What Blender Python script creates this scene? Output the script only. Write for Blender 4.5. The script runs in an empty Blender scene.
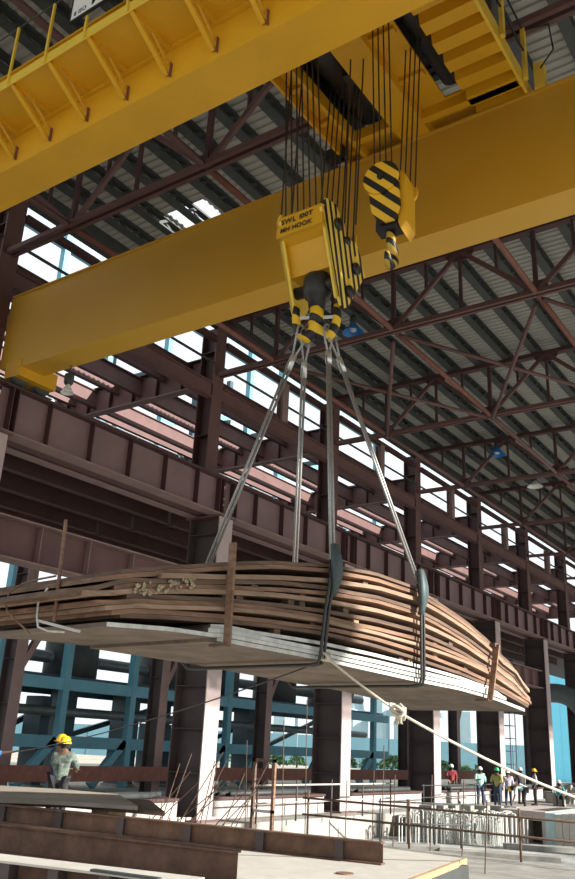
import bpy, bmesh, math, random
from mathutils import Vector, Matrix
random.seed(7)
PI = math.pi
scene = bpy.context.scene
col = scene.collection

# ------------------------------------------------------------------ camera
F, YAW, PITCH, ROLL = 829.82, -0.62061, 0.353161, 0.049735
CAM = Vector((0, 0, 2.2))
_f = Vector((math.sin(YAW)*math.cos(PITCH), math.cos(YAW)*math.cos(PITCH), math.sin(PITCH)))
_r0 = Vector((math.cos(YAW), -math.sin(YAW), 0)); _u0 = _r0.cross(_f)
_r = _r0*math.cos(ROLL) + _u0*math.sin(ROLL); _u = -_r0*math.sin(ROLL) + _u0*math.cos(ROLL)
cd = bpy.data.cameras.new('camera'); cam = bpy.data.objects.new('camera', cd); col.objects.link(cam)
cd.sensor_fit = 'VERTICAL'; cd.sensor_height = 36.0; cd.lens = F/879*36.0; cd.clip_end = 2000
M3 = Matrix((_r, _u, -_f)).transposed()
cam.matrix_world = Matrix.Translation(CAM) @ M3.to_4x4()
scene.camera = cam
def ray(x, y): return _f + _r*((x-287.5)/F) - _u*((y-439.5)/F)
def onX(x, y, X): d = ray(x, y); return CAM + d*(X/d.x)
def onY(x, y, Y): d = ray(x, y); return CAM + d*(Y/d.y)
def onZ(x, y, Z): d = ray(x, y); return CAM + d*((Z-CAM.z)/d.z)

# ------------------------------------------------------------------ world, sun, exposure
w = bpy.data.worlds.new('sky'); scene.world = w; w.use_nodes = True
bg = w.node_tree.nodes['Background']
bg.inputs[0].default_value = (0.88, 0.95, 1.0, 1); bg.inputs[1].default_value = 1.6
sl = bpy.data.lights.new('sun', 'SUN'); sun = bpy.data.objects.new('sun', sl); col.objects.link(sun)
sl.energy = 15.0; sl.angle = math.radians(0.8); sl.color = (1.0, 0.94, 0.85)
SUN_EL, SUN_AZ = math.radians(24), math.radians(14)
sd = Vector((math.cos(SUN_EL)*math.cos(SUN_AZ), math.cos(SUN_EL)*math.sin(SUN_AZ), math.sin(SUN_EL)))
sun.rotation_euler = sd.to_track_quat('Z', 'Y').to_euler()
vs = scene.view_settings
vs.view_transform = 'Standard'; vs.look = 'None'; vs.exposure = -0.45; vs.gamma = 1.0; vs.use_curve_mapping = False

# ------------------------------------------------------------------ materials
MATS = {}
def mat(name, c, rough=0.6, metal=0.0, var=0.25, scale=3.0, c2=None, bump=0.0, stretch=None):
    m = bpy.data.materials.new(name); m.use_nodes = True
    nt = m.node_tree; b = nt.nodes['Principled BSDF']
    b.inputs['Roughness'].default_value = rough; b.inputs['Metallic'].default_value = metal
    tc = nt.nodes.new('ShaderNodeTexCoord'); mp = nt.nodes.new('ShaderNodeMapping')
    nt.links.new(tc.outputs['Object'], mp.inputs[0])
    if stretch: mp.inputs['Scale'].default_value = stretch
    n = nt.nodes.new('ShaderNodeTexNoise'); n.inputs['Scale'].default_value = scale
    n.inputs['Detail'].default_value = 6; n.inputs['Roughness'].default_value = 0.65
    nt.links.new(mp.outputs[0], n.inputs['Vector'])
    r = nt.nodes.new('ShaderNodeValToRGB')
    lo = tuple(x*(1-var) for x in c); hi = tuple(min(1, x*(1+var)) for x in c)
    if c2: hi = c2
    r.color_ramp.elements[0].position = 0.3; r.color_ramp.elements[1].position = 0.72
    r.color_ramp.elements[0].color = (*lo, 1); r.color_ramp.elements[1].color = (*hi, 1)
    nt.links.new(n.outputs['Fac'], r.inputs[0]); nt.links.new(r.outputs[0], b.inputs['Base Color'])
    if bump:
        bp = nt.nodes.new('ShaderNodeBump'); bp.inputs['Strength'].default_value = bump; bp.inputs['Distance'].default_value = 0.02
        nt.links.new(n.outputs['Fac'], bp.inputs['Height']); nt.links.new(bp.outputs[0], b.inputs['Normal'])
    MATS[name] = m; return m
def stripe_mat(name, axis, width, c1, c2, rough=0.5):
    m = bpy.data.materials.new(name); m.use_nodes = True
    nt = m.node_tree; b = nt.nodes['Principled BSDF']; b.inputs['Roughness'].default_value = rough
    tc = nt.nodes.new('ShaderNodeTexCoord')
    dp = nt.nodes.new('ShaderNodeVectorMath'); dp.operation = 'DOT_PRODUCT'
    v = Vector(axis).normalized()/width; dp.inputs[1].default_value = v
    nt.links.new(tc.outputs['Object'], dp.inputs[0])
    fr = nt.nodes.new('ShaderNodeMath'); fr.operation = 'FRACT'; nt.links.new(dp.outputs['Value'], fr.inputs[0])
    gt = nt.nodes.new('ShaderNodeMath'); gt.operation = 'GREATER_THAN'; gt.inputs[1].default_value = 0.52
    nt.links.new(fr.outputs[0], gt.inputs[0])
    mx = nt.nodes.new('ShaderNodeMix'); mx.data_type = 'RGBA'
    mx.inputs[6].default_value = (*c1, 1); mx.inputs[7].default_value = (*c2, 1)
    nt.links.new(gt.outputs[0], mx.inputs[0]); nt.links.new(mx.outputs[2], b.inputs['Base Color'])
    MATS[name] = m; return m
mat('yellow', (0.68, 0.36, 0.010), 0.5, var=0.10, scale=0.7)
mat('yellow_pale', (0.80, 0.55, 0.06), 0.5, var=0.1, scale=2)
mat('yellow_dusty', (0.64, 0.34, 0.012), 0.55, var=0.06, scale=0.35, c2=(0.62, 0.37, 0.05))
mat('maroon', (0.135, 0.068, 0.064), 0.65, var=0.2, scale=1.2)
mat('runway_web', (0.21, 0.135, 0.135), 0.65, var=0.15, scale=0.8)
mat('flange_sunlit', (0.46, 0.37, 0.36), 0.7, var=0.12, scale=1.2)  # paler copy of the column paint, sunlight on lower flanges put into its colour
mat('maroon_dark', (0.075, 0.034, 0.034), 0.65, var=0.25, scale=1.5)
mat('mauve', (0.26, 0.165, 0.165), 0.65, var=0.15, scale=1.0, c2=(0.32, 0.22, 0.20))
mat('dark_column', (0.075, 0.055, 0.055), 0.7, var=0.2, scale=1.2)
mat('primer_rust', (0.20, 0.075, 0.055), 0.7, var=0.25, scale=4)
mat('slate', (0.05, 0.058, 0.058), 0.6, var=0.25, scale=2)
mat('roof', (0.40, 0.40, 0.365), 0.55, var=0.10, scale=0.8)
mat('black', (0.012, 0.012, 0.013), 0.6, var=0.3)
mat('grease', (0.02, 0.02, 0.02), 0.45, var=0.4, scale=12)
mat('rope_steel', (0.05, 0.05, 0.048), 0.45, 0.3, var=0.5, scale=60)
mat('sling_steel', (0.36, 0.36, 0.35), 0.4, 0.5, var=0.5, scale=70)
mat('ferrule', (0.75, 0.75, 0.74), 0.35, 0.7, var=0.15, scale=30)
mat('rust', (0.19, 0.105, 0.07), 0.85, var=0.35, scale=5, c2=(0.33, 0.20, 0.13), bump=0.3, stretch=(1, 0.25, 3))
mat('rust_dark', (0.11, 0.07, 0.055), 0.85, var=0.3, scale=6, c2=(0.20, 0.13, 0.09), bump=0.3, stretch=(1, 0.25, 3))
mat('rust_light', (0.28, 0.18, 0.12), 0.85, var=0.3, scale=6, c2=(0.40, 0.28, 0.20), bump=0.2, stretch=(1, 0.25, 3))
mat('rust_under', (0.17, 0.125, 0.095), 0.85, var=0.35, scale=2, c2=(0.25, 0.20, 0.16), bump=0.2)
mat('zinc', (0.55, 0.58, 0.56), 0.6, 0.1, var=0.25, scale=5, c2=(0.75, 0.76, 0.72))
mat('crust', (0.45, 0.38, 0.26), 0.95, var=0.6, scale=40, bump=1.0)
mat('beam_rust', (0.13, 0.068, 0.045), 0.8, var=0.35, scale=4, c2=(0.20, 0.11, 0.07), bump=0.15)
mat('concrete', (0.30, 0.30, 0.28), 0.9, var=0.3, scale=1.5, c2=(0.42, 0.41, 0.38), bump=0.2)
mat('concrete_wet', (0.30, 0.33, 0.33), 0.5, var=0.5, scale=0.9, c2=(0.66, 0.68, 0.66), bump=0.15)
mat('plaster', (0.44, 0.39, 0.37), 0.9, var=0.15, scale=3)
mat('dust_plate', (0.30, 0.26, 0.21), 0.8, var=0.2, scale=1.2, c2=(0.40, 0.36, 0.30))
mat('teal', (0.13, 0.36, 0.46), 0.5, var=0.15, scale=1)
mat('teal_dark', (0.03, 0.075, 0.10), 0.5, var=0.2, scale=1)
mat('cyan_clad', (0.36, 0.78, 0.90), 0.5, var=0.05, scale=0.5)
_nt = MATS['cyan_clad'].node_tree      # translucent sheeting
_tr = _nt.nodes.new('ShaderNodeBsdfTranslucent'); _tr.inputs[0].default_value = (0.36, 0.78, 0.90, 1)
_mx = _nt.nodes.new('ShaderNodeMixShader'); _mx.inputs[0].default_value = 0.5
_nt.links.new(_nt.nodes['Principled BSDF'].outputs[0], _mx.inputs[1]); _nt.links.new(_tr.outputs[0], _mx.inputs[2]); _nt.links.new(_mx.outputs[0], _nt.nodes['Material Output'].inputs[0])
mat('duct', (0.16, 0.19, 0.20), 0.45, 0.2, var=0.2, scale=2)
mat('pad', (0.055, 0.085, 0.09), 0.55, var=0.3, scale=10)
mat('tagrope', (0.62, 0.56, 0.46), 0.9, var=0.2, scale=60)
mat('wood', (0.45, 0.30, 0.16), 0.8, var=0.3, scale=8)
mat('board', (0.52, 0.50, 0.46), 0.8, var=0.12, scale=4)
mat('sign_white', (0.78, 0.78, 0.75), 0.6, var=0.05)
mat('ink', (0.02, 0.02, 0.025), 0.6, var=0.1)
mat('blue_shade', (0.02, 0.22, 0.62), 0.35, var=0.1)
mat('glass_white', (0.75, 0.78, 0.80), 0.25, var=0.1)
mat('dirt', (0.40, 0.36, 0.30), 0.95, var=0.3, scale=0.15, c2=(0.52, 0.48, 0.40))
mat('leaf', (0.08, 0.16, 0.06), 0.8, var=0.5, scale=3)
mat('trunk', (0.10, 0.07, 0.05), 0.9, var=0.3)
mat('fence_blue', (0.11, 0.24, 0.30), 0.7, var=0.15, scale=0.3)
mat('plant_far', (0.40, 0.56, 0.62), 0.8, var=0.1, scale=0.2)  # pale blue with the distance haze put into the colour
mat('skin', (0.16, 0.085, 0.055), 0.6, var=0.1)
mat('hat_yellow', (0.85, 0.52, 0.02), 0.35, var=0.05)
mat('hat_white', (0.78, 0.78, 0.75), 0.35, var=0.05)
mat('hat_green', (0.02, 0.42, 0.16), 0.35, var=0.05)
mat('jeans', (0.045, 0.075, 0.13), 0.9, var=0.25, scale=10)
mat('trouser_dark', (0.03, 0.03, 0.035), 0.9, var=0.2)
mat('trouser_khaki', (0.22, 0.17, 0.12), 0.9, var=0.2)
mat('shirt_mint', (0.36, 0.62, 0.54), 0.9, var=0.1)
mat('shirt_olive', (0.42, 0.40, 0.14), 0.9, var=0.15)
mat('shirt_lav', (0.52, 0.46, 0.56), 0.9, var=0.1)
mat('shirt_red', (0.28, 0.04, 0.05), 0.9, var=0.2)
mat('shirt_dark', (0.05, 0.045, 0.06), 0.9, var=0.2)
mat('shirt_grey', (0.34, 0.38, 0.42), 0.9, var=0.15)
mat('shirt_teal', (0.05, 0.33, 0.38), 0.9, var=0.15)
mat('shirt_pale', (0.42, 0.58, 0.60), 0.9, var=0.15)
mat('shirt_blue', (0.02, 0.16, 0.48), 0.9, var=0.15)
mat('shirt_navy', (0.03, 0.035, 0.08), 0.9, var=0.15)
mat('camo', (0.05, 0.09, 0.085), 0.9, var=0.5, scale=15, c2=(0.26, 0.32, 0.27))
mat('hair', (0.01, 0.01, 0.01), 0.8)
mat('boot', (0.02, 0.018, 0.015), 0.7)
stripe_mat('stripe_plate', (0, 1, 0.28), 0.155, (0.80, 0.58, 0.10), (0.015, 0.015, 0.015))
stripe_mat('stripe_hook', (0.45, 0.3, 1), 0.27, (0.80, 0.50, 0.02), (0.012, 0.012, 0.012))
stripe_mat('stripe_aux', (1.0, 0, 1), 0.21, (0.82, 0.50, 0.03), (0.012, 0.012, 0.012))
stripe_mat('stripe_auxhook', (0.5, 0.5, 1), 0.16, (0.55, 0.36, 0.04), (0.012, 0.012, 0.012))

# ------------------------------------------------------------------ mesh helpers
class MB:
    def __init__(s): s.v = []; s.f = []
    def add(s, vs, fs):
        n = len(s.v); s.v += [tuple(v) for v in vs]; s.f += [tuple(i+n for i in f) for f in fs]; return s
    def box(s, x0, x1, y0, y1, z0, z1):
        vs = [(x, y, z) for x in (x0, x1) for y in (y0, y1) for z in (z0, z1)]
        return s.add(vs, [(0,1,3,2),(4,6,7,5),(0,4,5,1),(2,3,7,6),(0,2,6,4),(1,5,7,3)])
    def bar(s, a, b, wd, ht, up=(0, 0, 1)):
        a = Vector(a); b = Vector(b); d = (b-a).normalized(); up = Vector(up)
        sd_ = d.cross(up)
        if sd_.length < 1e-4: sd_ = d.cross(Vector((1, 0, 0)))
        sd_.normalize(); u = sd_.cross(d).normalized()
        vs = []
        for p in (a, b):
            for i, j in ((-1,-1),(1,-1),(1,1),(-1,1)): vs.append(p+sd_*(i*wd/2)+u*(j*ht/2))
        return s.add(vs, [(0,3,2,1),(4,5,6,7),(0,1,5,4),(1,2,6,5),(2,3,7,6),(3,0,4,7)])
    def tube(s, pts, r, n=8, cap=True):
        pts = [Vector(p) for p in pts]; rings = []
        rr = r if isinstance(r, (list, tuple)) else [r]*len(pts)
        ref = None
        for i, p in enumerate(pts):
            if i == 0: d = pts[1]-p
            elif i == len(pts)-1: d = p-pts[i-1]
            else: d = (pts[i+1]-p).normalized()+(p-pts[i-1]).normalized()
            d.normalize()
            if ref is None:
                ref = d.orthogonal().normalized()
            else:
                ref = (ref-d*ref.dot(d)); ref = ref.normalized() if ref.length > 1e-5 else d.orthogonal().normalized()
            q = d.cross(ref)
            rings.append([p+(ref*math.cos(2*PI*k/n)+q*math.sin(2*PI*k/n))*rr[i] for k in range(n)])
        vs = [v for g in rings for v in g]; fs = []
        for i in range(len(rings)-1):
            for k in range(n):
                fs.append((i*n+k, i*n+(k+1)%n, (i+1)*n+(k+1)%n, (i+1)*n+k))
        if cap: fs += [tuple(range(n-1, -1, -1)), tuple((len(rings)-1)*n+k for k in range(n))]
        return s.add(vs, fs)
    def prism(s, poly, a, b, axis='x'):
        # poly of 2D points in the plane across axis, extruded a..b
        def P(t, u, v): return {'x': (t, u, v), 'y': (u, t, v), 'z': (u, v, t)}[axis]
        n = len(poly); vs = [P(a, *p) for p in poly]+[P(b, *p) for p in poly]
        fs = [tuple(range(n-1, -1, -1)), tuple(range(n, 2*n))]+[(i, (i+1)%n, n+(i+1)%n, n+i) for i in range(n)]
        return s.add(vs, fs)
    def lathe(s, prof, n=20, c=(0, 0, 0)):
        vs = []; fs = []
        for r_, z in prof:
            for k in range(n): vs.append((c[0]+r_*math.cos(2*PI*k/n), c[1]+r_*math.sin(2*PI*k/n), c[2]+z))
        for i in range(len(prof)-1):
            for k in range(n): fs.append((i*n+k, i*n+(k+1)%n, (i+1)*n+(k+1)%n, (i+1)*n+k))
        fs += [tuple(range(n-1, -1, -1)), tuple((len(prof)-1)*n+k for k in range(n))]
        return s.add(vs, fs)
    def mesh(s, name, m, smooth=False):
        me = bpy.data.meshes.new(name); me.from_pydata(s.v, [], s.f)
        bm = bmesh.new(); bm.from_mesh(me); bmesh.ops.recalc_face_normals(bm, faces=bm.faces); bm.to_mesh(me); bm.free()
        me.materials.append(MATS[m])
        if smooth:
            for p in me.polygons: p.use_smooth = True
        return me
    def build(s, name, m, parent=None, smooth=False):
        return link(name, s.mesh(name, m, smooth), parent)
def link(name, me, parent=None, loc=None):
    o = bpy.data.objects.new(name, me); col.objects.link(o)
    if parent: o.parent = parent
    if loc is not None: o.location = loc
    return o
def tag(o, label, cat, group=None):
    o['label'] = label; o['category'] = cat
    if group: o['group'] = group
    return o
def thing(name, label, cat, loc=(0, 0, 0), rz=0, group=None):
    o = bpy.data.objects.new(name, None); col.objects.link(o); o.empty_display_size = 0.2
    o.location = loc; o.rotation_euler = (0, 0, rz)
    return tag(o, label, cat, group)
def structure(o): o['kind'] = 'structure'; return o
def copy_tree(o, parent=None):
    c = o.copy(); col.objects.link(c); c.parent = parent
    for ch in list(o.children): copy_tree(ch, c)
    return c
def lerp(tab, t):
    if t <= tab[0][0]: return tab[0][1]
    for (a, x), (b, y) in zip(tab, tab[1:]):
        if t <= b: return x+(y-x)*(t-a)/(b-a)
    return tab[-1][1]
def srt(o, x, y, z): o.location = (x, y, z); return o

D = -17.06
COLY = [11.5]+[20.6+8*k for k in range(0, 9)]

# ================================================================== SETTING: ground, pit
PX0, PX1, PY0, PY1, PZ = -16.2, 7.0, 20.3, 42.0, -0.8
fl = MB()
for x0, x1, y0, y1 in ((-28, 13, -16, PY0), (-28, PX0, PY0, PY1), (PX1, 13, PY0, PY1), (-28, 13, PY1, 112)):
    fl.box(x0, x1, y0, y1, -0.3, 0)
structure(fl.build('floor', 'concrete'))
pf = MB(); pf.box(PX0-0.3, PX1+0.3, PY0-0.3, PY1+0.3, PZ-0.3, PZ); structure(pf.build('floor_pit', 'concrete_wet'))
pw = MB()
pw.box(PX0-0.3, PX0, PY0-0.3, PY1+0.3, PZ, -0.3); pw.box(PX1, PX1+0.3, PY0-0.3, PY1+0.3, PZ, -0.3)
pw.box(PX0, PX1, PY0-0.3, PY0, PZ, -0.3); pw.box(PX0, PX1, PY1, PY1+0.3, PZ, -0.3)
structure(pw.build('wall_pit', 'concrete'))
og = MB()
for x0, x1, y0, y1 in ((-400, -28, -300, 500), (13, 400, -300, 500), (-28, 13, -300, -16), (-28, 13, 112, 500)):
    og.box(x0, x1, y0, y1, -0.6, -0.15)
structure(og.build('floor_outside', 'dirt'))

# roof: corrugated sheets laid side by side along the hall
ceil = bpy.data.objects.new('ceiling', None); col.objects.link(ceil); structure(ceil); ceil.location = (0, 0, 17.12)
prof = []
for k in range(4):
    y = k*0.25
    prof += [(y, 0), (y+0.10, 0), (y+0.135, 0.045), (y+0.215, 0.045)]
prof.append((1.0, 0))
def sheet_mesh(x0, x1):
    m = MB(); n = len(prof)
    vs = [(x, y, z) for x in (x0, x1) for y, z in prof]
    m.add(vs, [(i, i+1, n+i+1, n+i) for i in range(n-1)])
    return m.mesh('roof_sheet', 'roof')
full = sheet_mesh(-18.3, 11.8); shortR = sheet_mesh(-14.2, 11.8); shortL = sheet_mesh(-18.3, -15.6)
for y in range(-14, 100):
    if y in (15,):      # a stretch of sheeting is not laid yet
        link('roof_sheet', shortR, ceil, (0, y, 0)); link('roof_sheet', shortL, ceil, (0, y, 0))
    else:
        link('roof_sheet', full, ceil, (0, y, 0))

fa_ = MB(); fa_.box(-18.02, -17.98, -14, 100, 16.3, 17.12); structure(fa_.build('wall_left_fascia', 'slate'))

# ================================================================== columns of the runway row
lower_flange = MB().box(-0.02, 0.02, -0.34, 0.34, 0, 9.15).mesh('flange', 'flange_sunlit')
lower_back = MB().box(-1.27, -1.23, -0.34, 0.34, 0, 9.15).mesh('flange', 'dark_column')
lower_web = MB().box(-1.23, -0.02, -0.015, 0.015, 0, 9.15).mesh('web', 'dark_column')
stiff = MB().box(-1.23, -0.02, -0.33, 0.33, -0.012, 0.012).mesh('stiffener', 'dark_column')
cap = MB().box(-1.4, 0.12, -0.42, 0.42, 9.15, 9.2).mesh('cap_plate', 'maroon')
basep = MB().box(-1.5, 0.2, -0.55, 0.55, 0.0, 0.05).mesh('base_plate', 'maroon')
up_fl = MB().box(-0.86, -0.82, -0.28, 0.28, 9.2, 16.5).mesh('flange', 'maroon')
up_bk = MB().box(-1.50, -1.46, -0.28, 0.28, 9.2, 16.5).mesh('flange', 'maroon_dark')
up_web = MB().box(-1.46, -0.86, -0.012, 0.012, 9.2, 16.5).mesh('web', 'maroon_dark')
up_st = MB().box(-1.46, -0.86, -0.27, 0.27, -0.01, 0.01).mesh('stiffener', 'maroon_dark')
ladder_bracket = MB().box(-0.9, 0.0, -0.02, 0.02, 7.4, 9.1).mesh('bracket_plate', 'dark_column')
ORD = ['first', 'second', 'third', 'fourth', 'fifth', 'sixth', 'seventh', 'eighth', 'ninth', 'tenth', 'eleventh', 'twelfth']
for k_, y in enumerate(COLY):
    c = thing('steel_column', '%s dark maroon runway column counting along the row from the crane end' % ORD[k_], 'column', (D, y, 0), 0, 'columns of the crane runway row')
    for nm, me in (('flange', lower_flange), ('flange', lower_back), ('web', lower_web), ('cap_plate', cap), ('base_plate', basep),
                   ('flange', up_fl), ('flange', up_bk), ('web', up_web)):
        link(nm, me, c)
    for z in (1.3, 2.55, 3.8, 5.05, 6.3, 7.55, 8.6): link('stiffener', stiff, c, (0, 0, z))
    for z in (10.6, 12.2, 14.0, 15.4): link('stiffener', up_st, c, (0, 0, z))

# second column row behind, with knee brackets
REAR = -26.5
r_fl = MB().box(-0.02, 0.02, -0.24, 0.24, 0, 15.3).mesh('flange', 'mauve')
r_bk = MB().box(-0.72, -0.68, -0.24, 0.24, 0, 15.3).mesh('flange', 'dark_column')
r_web = MB().box(-0.68, -0.02, -0.012, 0.012, 0, 15.3).mesh('web', 'dark_column')
r_st = MB().box(-0.68, -0.02, -0.23, 0.23, -0.01, 0.01).mesh('stiffener', 'dark_column')
r_kn = MB().prism([(0.24, 4.5), (0.9, 5.7), (0.62, 5.7), (0.24, 5.0)], -0.2, 0.02).mesh('knee_brace', 'mauve')
for k_, y in enumerate([12.6]+[20.6+8*k for k in range(0, 8)]):
    c = thing('rear_column', '%s slimmer maroon column with knee brace in the rear row counting from the crane' % ORD[k_], 'column', (REAR, y, 0), 0, 'columns of the rear row')
    for nm, me in (('flange', r_fl), ('flange', r_bk), ('web', r_web), ('knee_brace', r_kn)): link(nm, me, c)
    for z in (1.6, 3.2, 4.8, 6.4, 8): link('stiffener', r_st, c, (0, 0, z))
for a, b in zip([12.6]+[20.6+8*k for k in range(0, 7)], [20.6+8*k for k in range(0, 8)]):
    g = MB(); g.box(REAR-0.4, REAR-0.1, a+0.25, b-0.25, 5.7, 5.75); g.box(REAR-0.4, REAR-0.1, a+0.25, b-0.25, 6.3, 6.35); g.box(REAR-0.27, REAR-0.23, a+0.25, b-0.25, 5.75, 6.3)
    tag(g.build('rear_beam', 'maroon_dark'), 'horizontal dark beam joining the rear columns above their knee braces', 'beam', 'beams between the rear columns')

# ================================================================== crane runway girders bay by bay
def plate_girder(name, label, cat, group, x, y0, y1, z0, z1, fw, mweb, mfl, nst, flange_t=0.04, stw=0.2, under=None):
    g = thing(name, label, cat, (x, y0, z0), 0, group)
    L = y1-y0; H = z1-z0
    MB().box(-0.012, 0.012, 0, L, flange_t, H-flange_t).build('web', mweb, g)
    MB().box(-fw/2, fw/2, 0, L, H-flange_t, H).build('top_flange', mfl, g)
    MB().box(-fw/2, fw/2, 0, L, 0, flange_t).build('bottom_flange', under or mfl, g)
    sm = MB().box(0.012, stw, -0.012, 0.012, flange_t, H-flange_t).mesh('stiffener', mfl)
    for i in range(1, nst):
        link('stiffener', sm, g, (0, L*i/nst, 0))
    return g
RY = [1.0]+COLY
for k, (a, b) in enumerate(zip(RY, RY[1:])):
    n = 6 if b-a > 8.5 else 5
    g = plate_girder('runway_girder', '%s deep maroon runway girder with stiffeners counting along the rail from the crane' % ORD[k], 'girder', 'crane runway girders',
                 D-0.15, a+0.03, b-0.03, 9.2, 10.45, 0.5, 'runway_web', 'maroon_dark', n, under='mauve')
    for yy in (0.25, 0.42, b-a-0.48, b-a-0.31):
        MB().box(0.0, 0.22, yy-0.012, yy+0.012, 0.04, 1.21).build('end_stiffener', 'maroon_dark', g)
    rr = MB(); rr.box(D-0.19, D-0.11, a+0.03, b-0.03, 10.45, 10.57); tag(rr.build('crane_rail', 'slate'), 'dark crane rail lying on the maroon runway girder', 'rail', 'crane rails on the runway')
    # auxiliary surge girder and surge plate behind
    s_ = plate_girder('surge_girder', 'dark auxiliary girder lying behind the %s runway girder from the crane' % ORD[k], 'girder', 'surge girders behind the runway',
                 D-1.15, a+0.32, b-0.32, 9.2, 9.95, 0.35, 'maroon_dark', 'maroon_dark', 6, under='mauve')
    p_ = MB(); p_.box(D-0.95, D-0.42, a+0.06, b-0.06, 9.26, 9.28)
    p_.build('surge_plate', 'maroon', s_).location = (-(D-1.15), -(a+0.32), -9.2)
    # lower platform beam
    if 1 <= k <= 5:
        plate_girder('platform_beam', 'mauve topped platform beam spanning below the %s runway girder from the crane' % ORD[k], 'beam', 'platform beams between columns',
                 D-0.45, a+0.38, b-0.38, 6.2, 7.25, 0.6, 'maroon', 'mauve', 5)

# ================================================================== side aisle: deck and open roof frame
ad = MB(); ad.box(REAR+0.1, D-1.6, 2, 90, 9.75, 9.85); structure(ad.build('ceiling_aisle_deck', 'dark_column'))
for k, (a, b) in enumerate(zip(COLY, COLY[1:])):
    if k > 6: break
    for j in range(4):
        x = -19.6-1.8*j
        g = MB(); g.box(x-0.12, x+0.12, a+0.1, b-0.1, 9.2, 9.24); g.box(x-0.12, x+0.12, a+0.1, b-0.1, 9.7, 9.745); g.box(x-0.02, x+0.02, a+0.1, b-0.1, 9.24, 9.7)
        tag(g.build('deck_joist', 'maroon_dark'), '%s dark deck joist behind the %s runway girder from the crane' % (ORD[j], ORD[k+1]), 'joist', 'joists under the aisle deck')
for k, y in enumerate(COLY):
    if k > 8: break
    g = thing('aisle_cross_beam', 'deep maroon cross beam of the aisle roof ending at the %s runway column' % ORD[k], 'beam', (REAR, y, 14.2), 0, 'cross beams of the aisle roof')
    L = D-1.5-REAR
    MB().box(0, L, -0.012, 0.012, 0.04, 1.06).build('web', 'maroon', g)
    MB().box(0, L, -0.18, 0.18, 0, 0.04).build('bottom_flange', 'mauve', g)
    MB().box(0, L, -0.18, 0.18, 1.06, 1.1).build('top_flange', 'maroon_dark', g)
    sm = MB().box(-0.01, 0.01, -0.17, -0.012, 0.04, 1.06).mesh('stiffener', 'maroon_dark')
    for i in range(6): link('stiffener', sm, g, (0.7+i*1.25, 0, 0))
for k, (a, b) in enumerate(zip([2.5]+COLY[:-2], COLY)):
    for j in range(6):
        x = -19.25-1.25*j
        deep = 0.72 if j % 2 == 0 else 0.4
        g = MB(); z1 = 15.2
        g.box(x-0.1, x+0.1, a+0.02, b-0.02, z1-deep, z1-deep+0.03); g.box(x-0.1, x+0.1, a+0.02, b-0.02, z1-0.03, z1); g.box(x-0.02, x+0.02, a+0.02, b-0.02, z1-deep+0.03, z1-0.03)
        tag(g.build('aisle_purlin', 'maroon'), '%s maroon purlin from the runway columns, ending at the %s aisle cross beam' % (ORD[j], ORD[k]), 'purlin', 'purlins of the aisle roof')
    g = plate_girder('aisle_edge_girder', 'maroon edge girder along the rear columns at aisle roof level', 'girder', 'edge girders above the rear columns',
                     REAR-0.35, a+1.4 if k == 1 else a+0.26, b+0.8 if k == 0 else b-0.26, 13.9, 15.3, 0.35, 'maroon', 'maroon_dark', 5)
    # longitudinal beams at the runway columns: sill of the clerestory and eave strut, with middle post
    g = MB(); x = D-0.9
    g.box(x-0.15, x+0.15, a+0.3, b-0.3, 13.55, 13.59); g.box(x-0.15, x+0.15, a+0.3, b-0.3, 14.08, 14.12); g.box(x-0.03, x+0.03, a+0.3, b-0.3, 13.59, 14.08)
    tag(g.build('sill_beam', 'maroon'), 'maroon beam under the %s bright clerestory opening from the crane' % ORD[k], 'beam', 'sill beams of the clerestory')
    g = MB(); g.box(D-0.95, D-0.75, a+0.3, b-0.3, 15.75, 15.95)
    tag(g.build('eave_strut', 'maroon_dark'), 'dark strut over the %s bright clerestory opening from the crane' % ORD[k], 'strut', 'eave struts of the clerestory')
    g = MB(); g.box(D-0.92, D-0.84, a+0.28, (a+b)/2-0.18, 14.9, 14.96); g.box(D-0.92, D-0.84, (a+b)/2+0.18, b-0.28, 14.9, 14.96)
    tag(g.build('clerestory_girt', 'slate'), 'thin dark rail across the %s clerestory opening from the crane' % ORD[k], 'rail', 'rails of the clerestory')
    ym = (a+b)/2
    g = MB(); g.box(D-1.0, D-0.98, ym-0.18, ym+0.18, 14.12, 15.75); g.box(D-0.7, D-0.68, ym-0.18, ym+0.18, 14.12, 15.75); g.box(D-0.98, D-0.7, ym-0.01, ym+0.01, 14.12, 15.75)
    tag(g.build('clerestory_post', 'mauve'), 'short mauve post midway in the %s clerestory opening from the crane' % ORD[k], 'post', 'posts of the clerestory')

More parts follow.
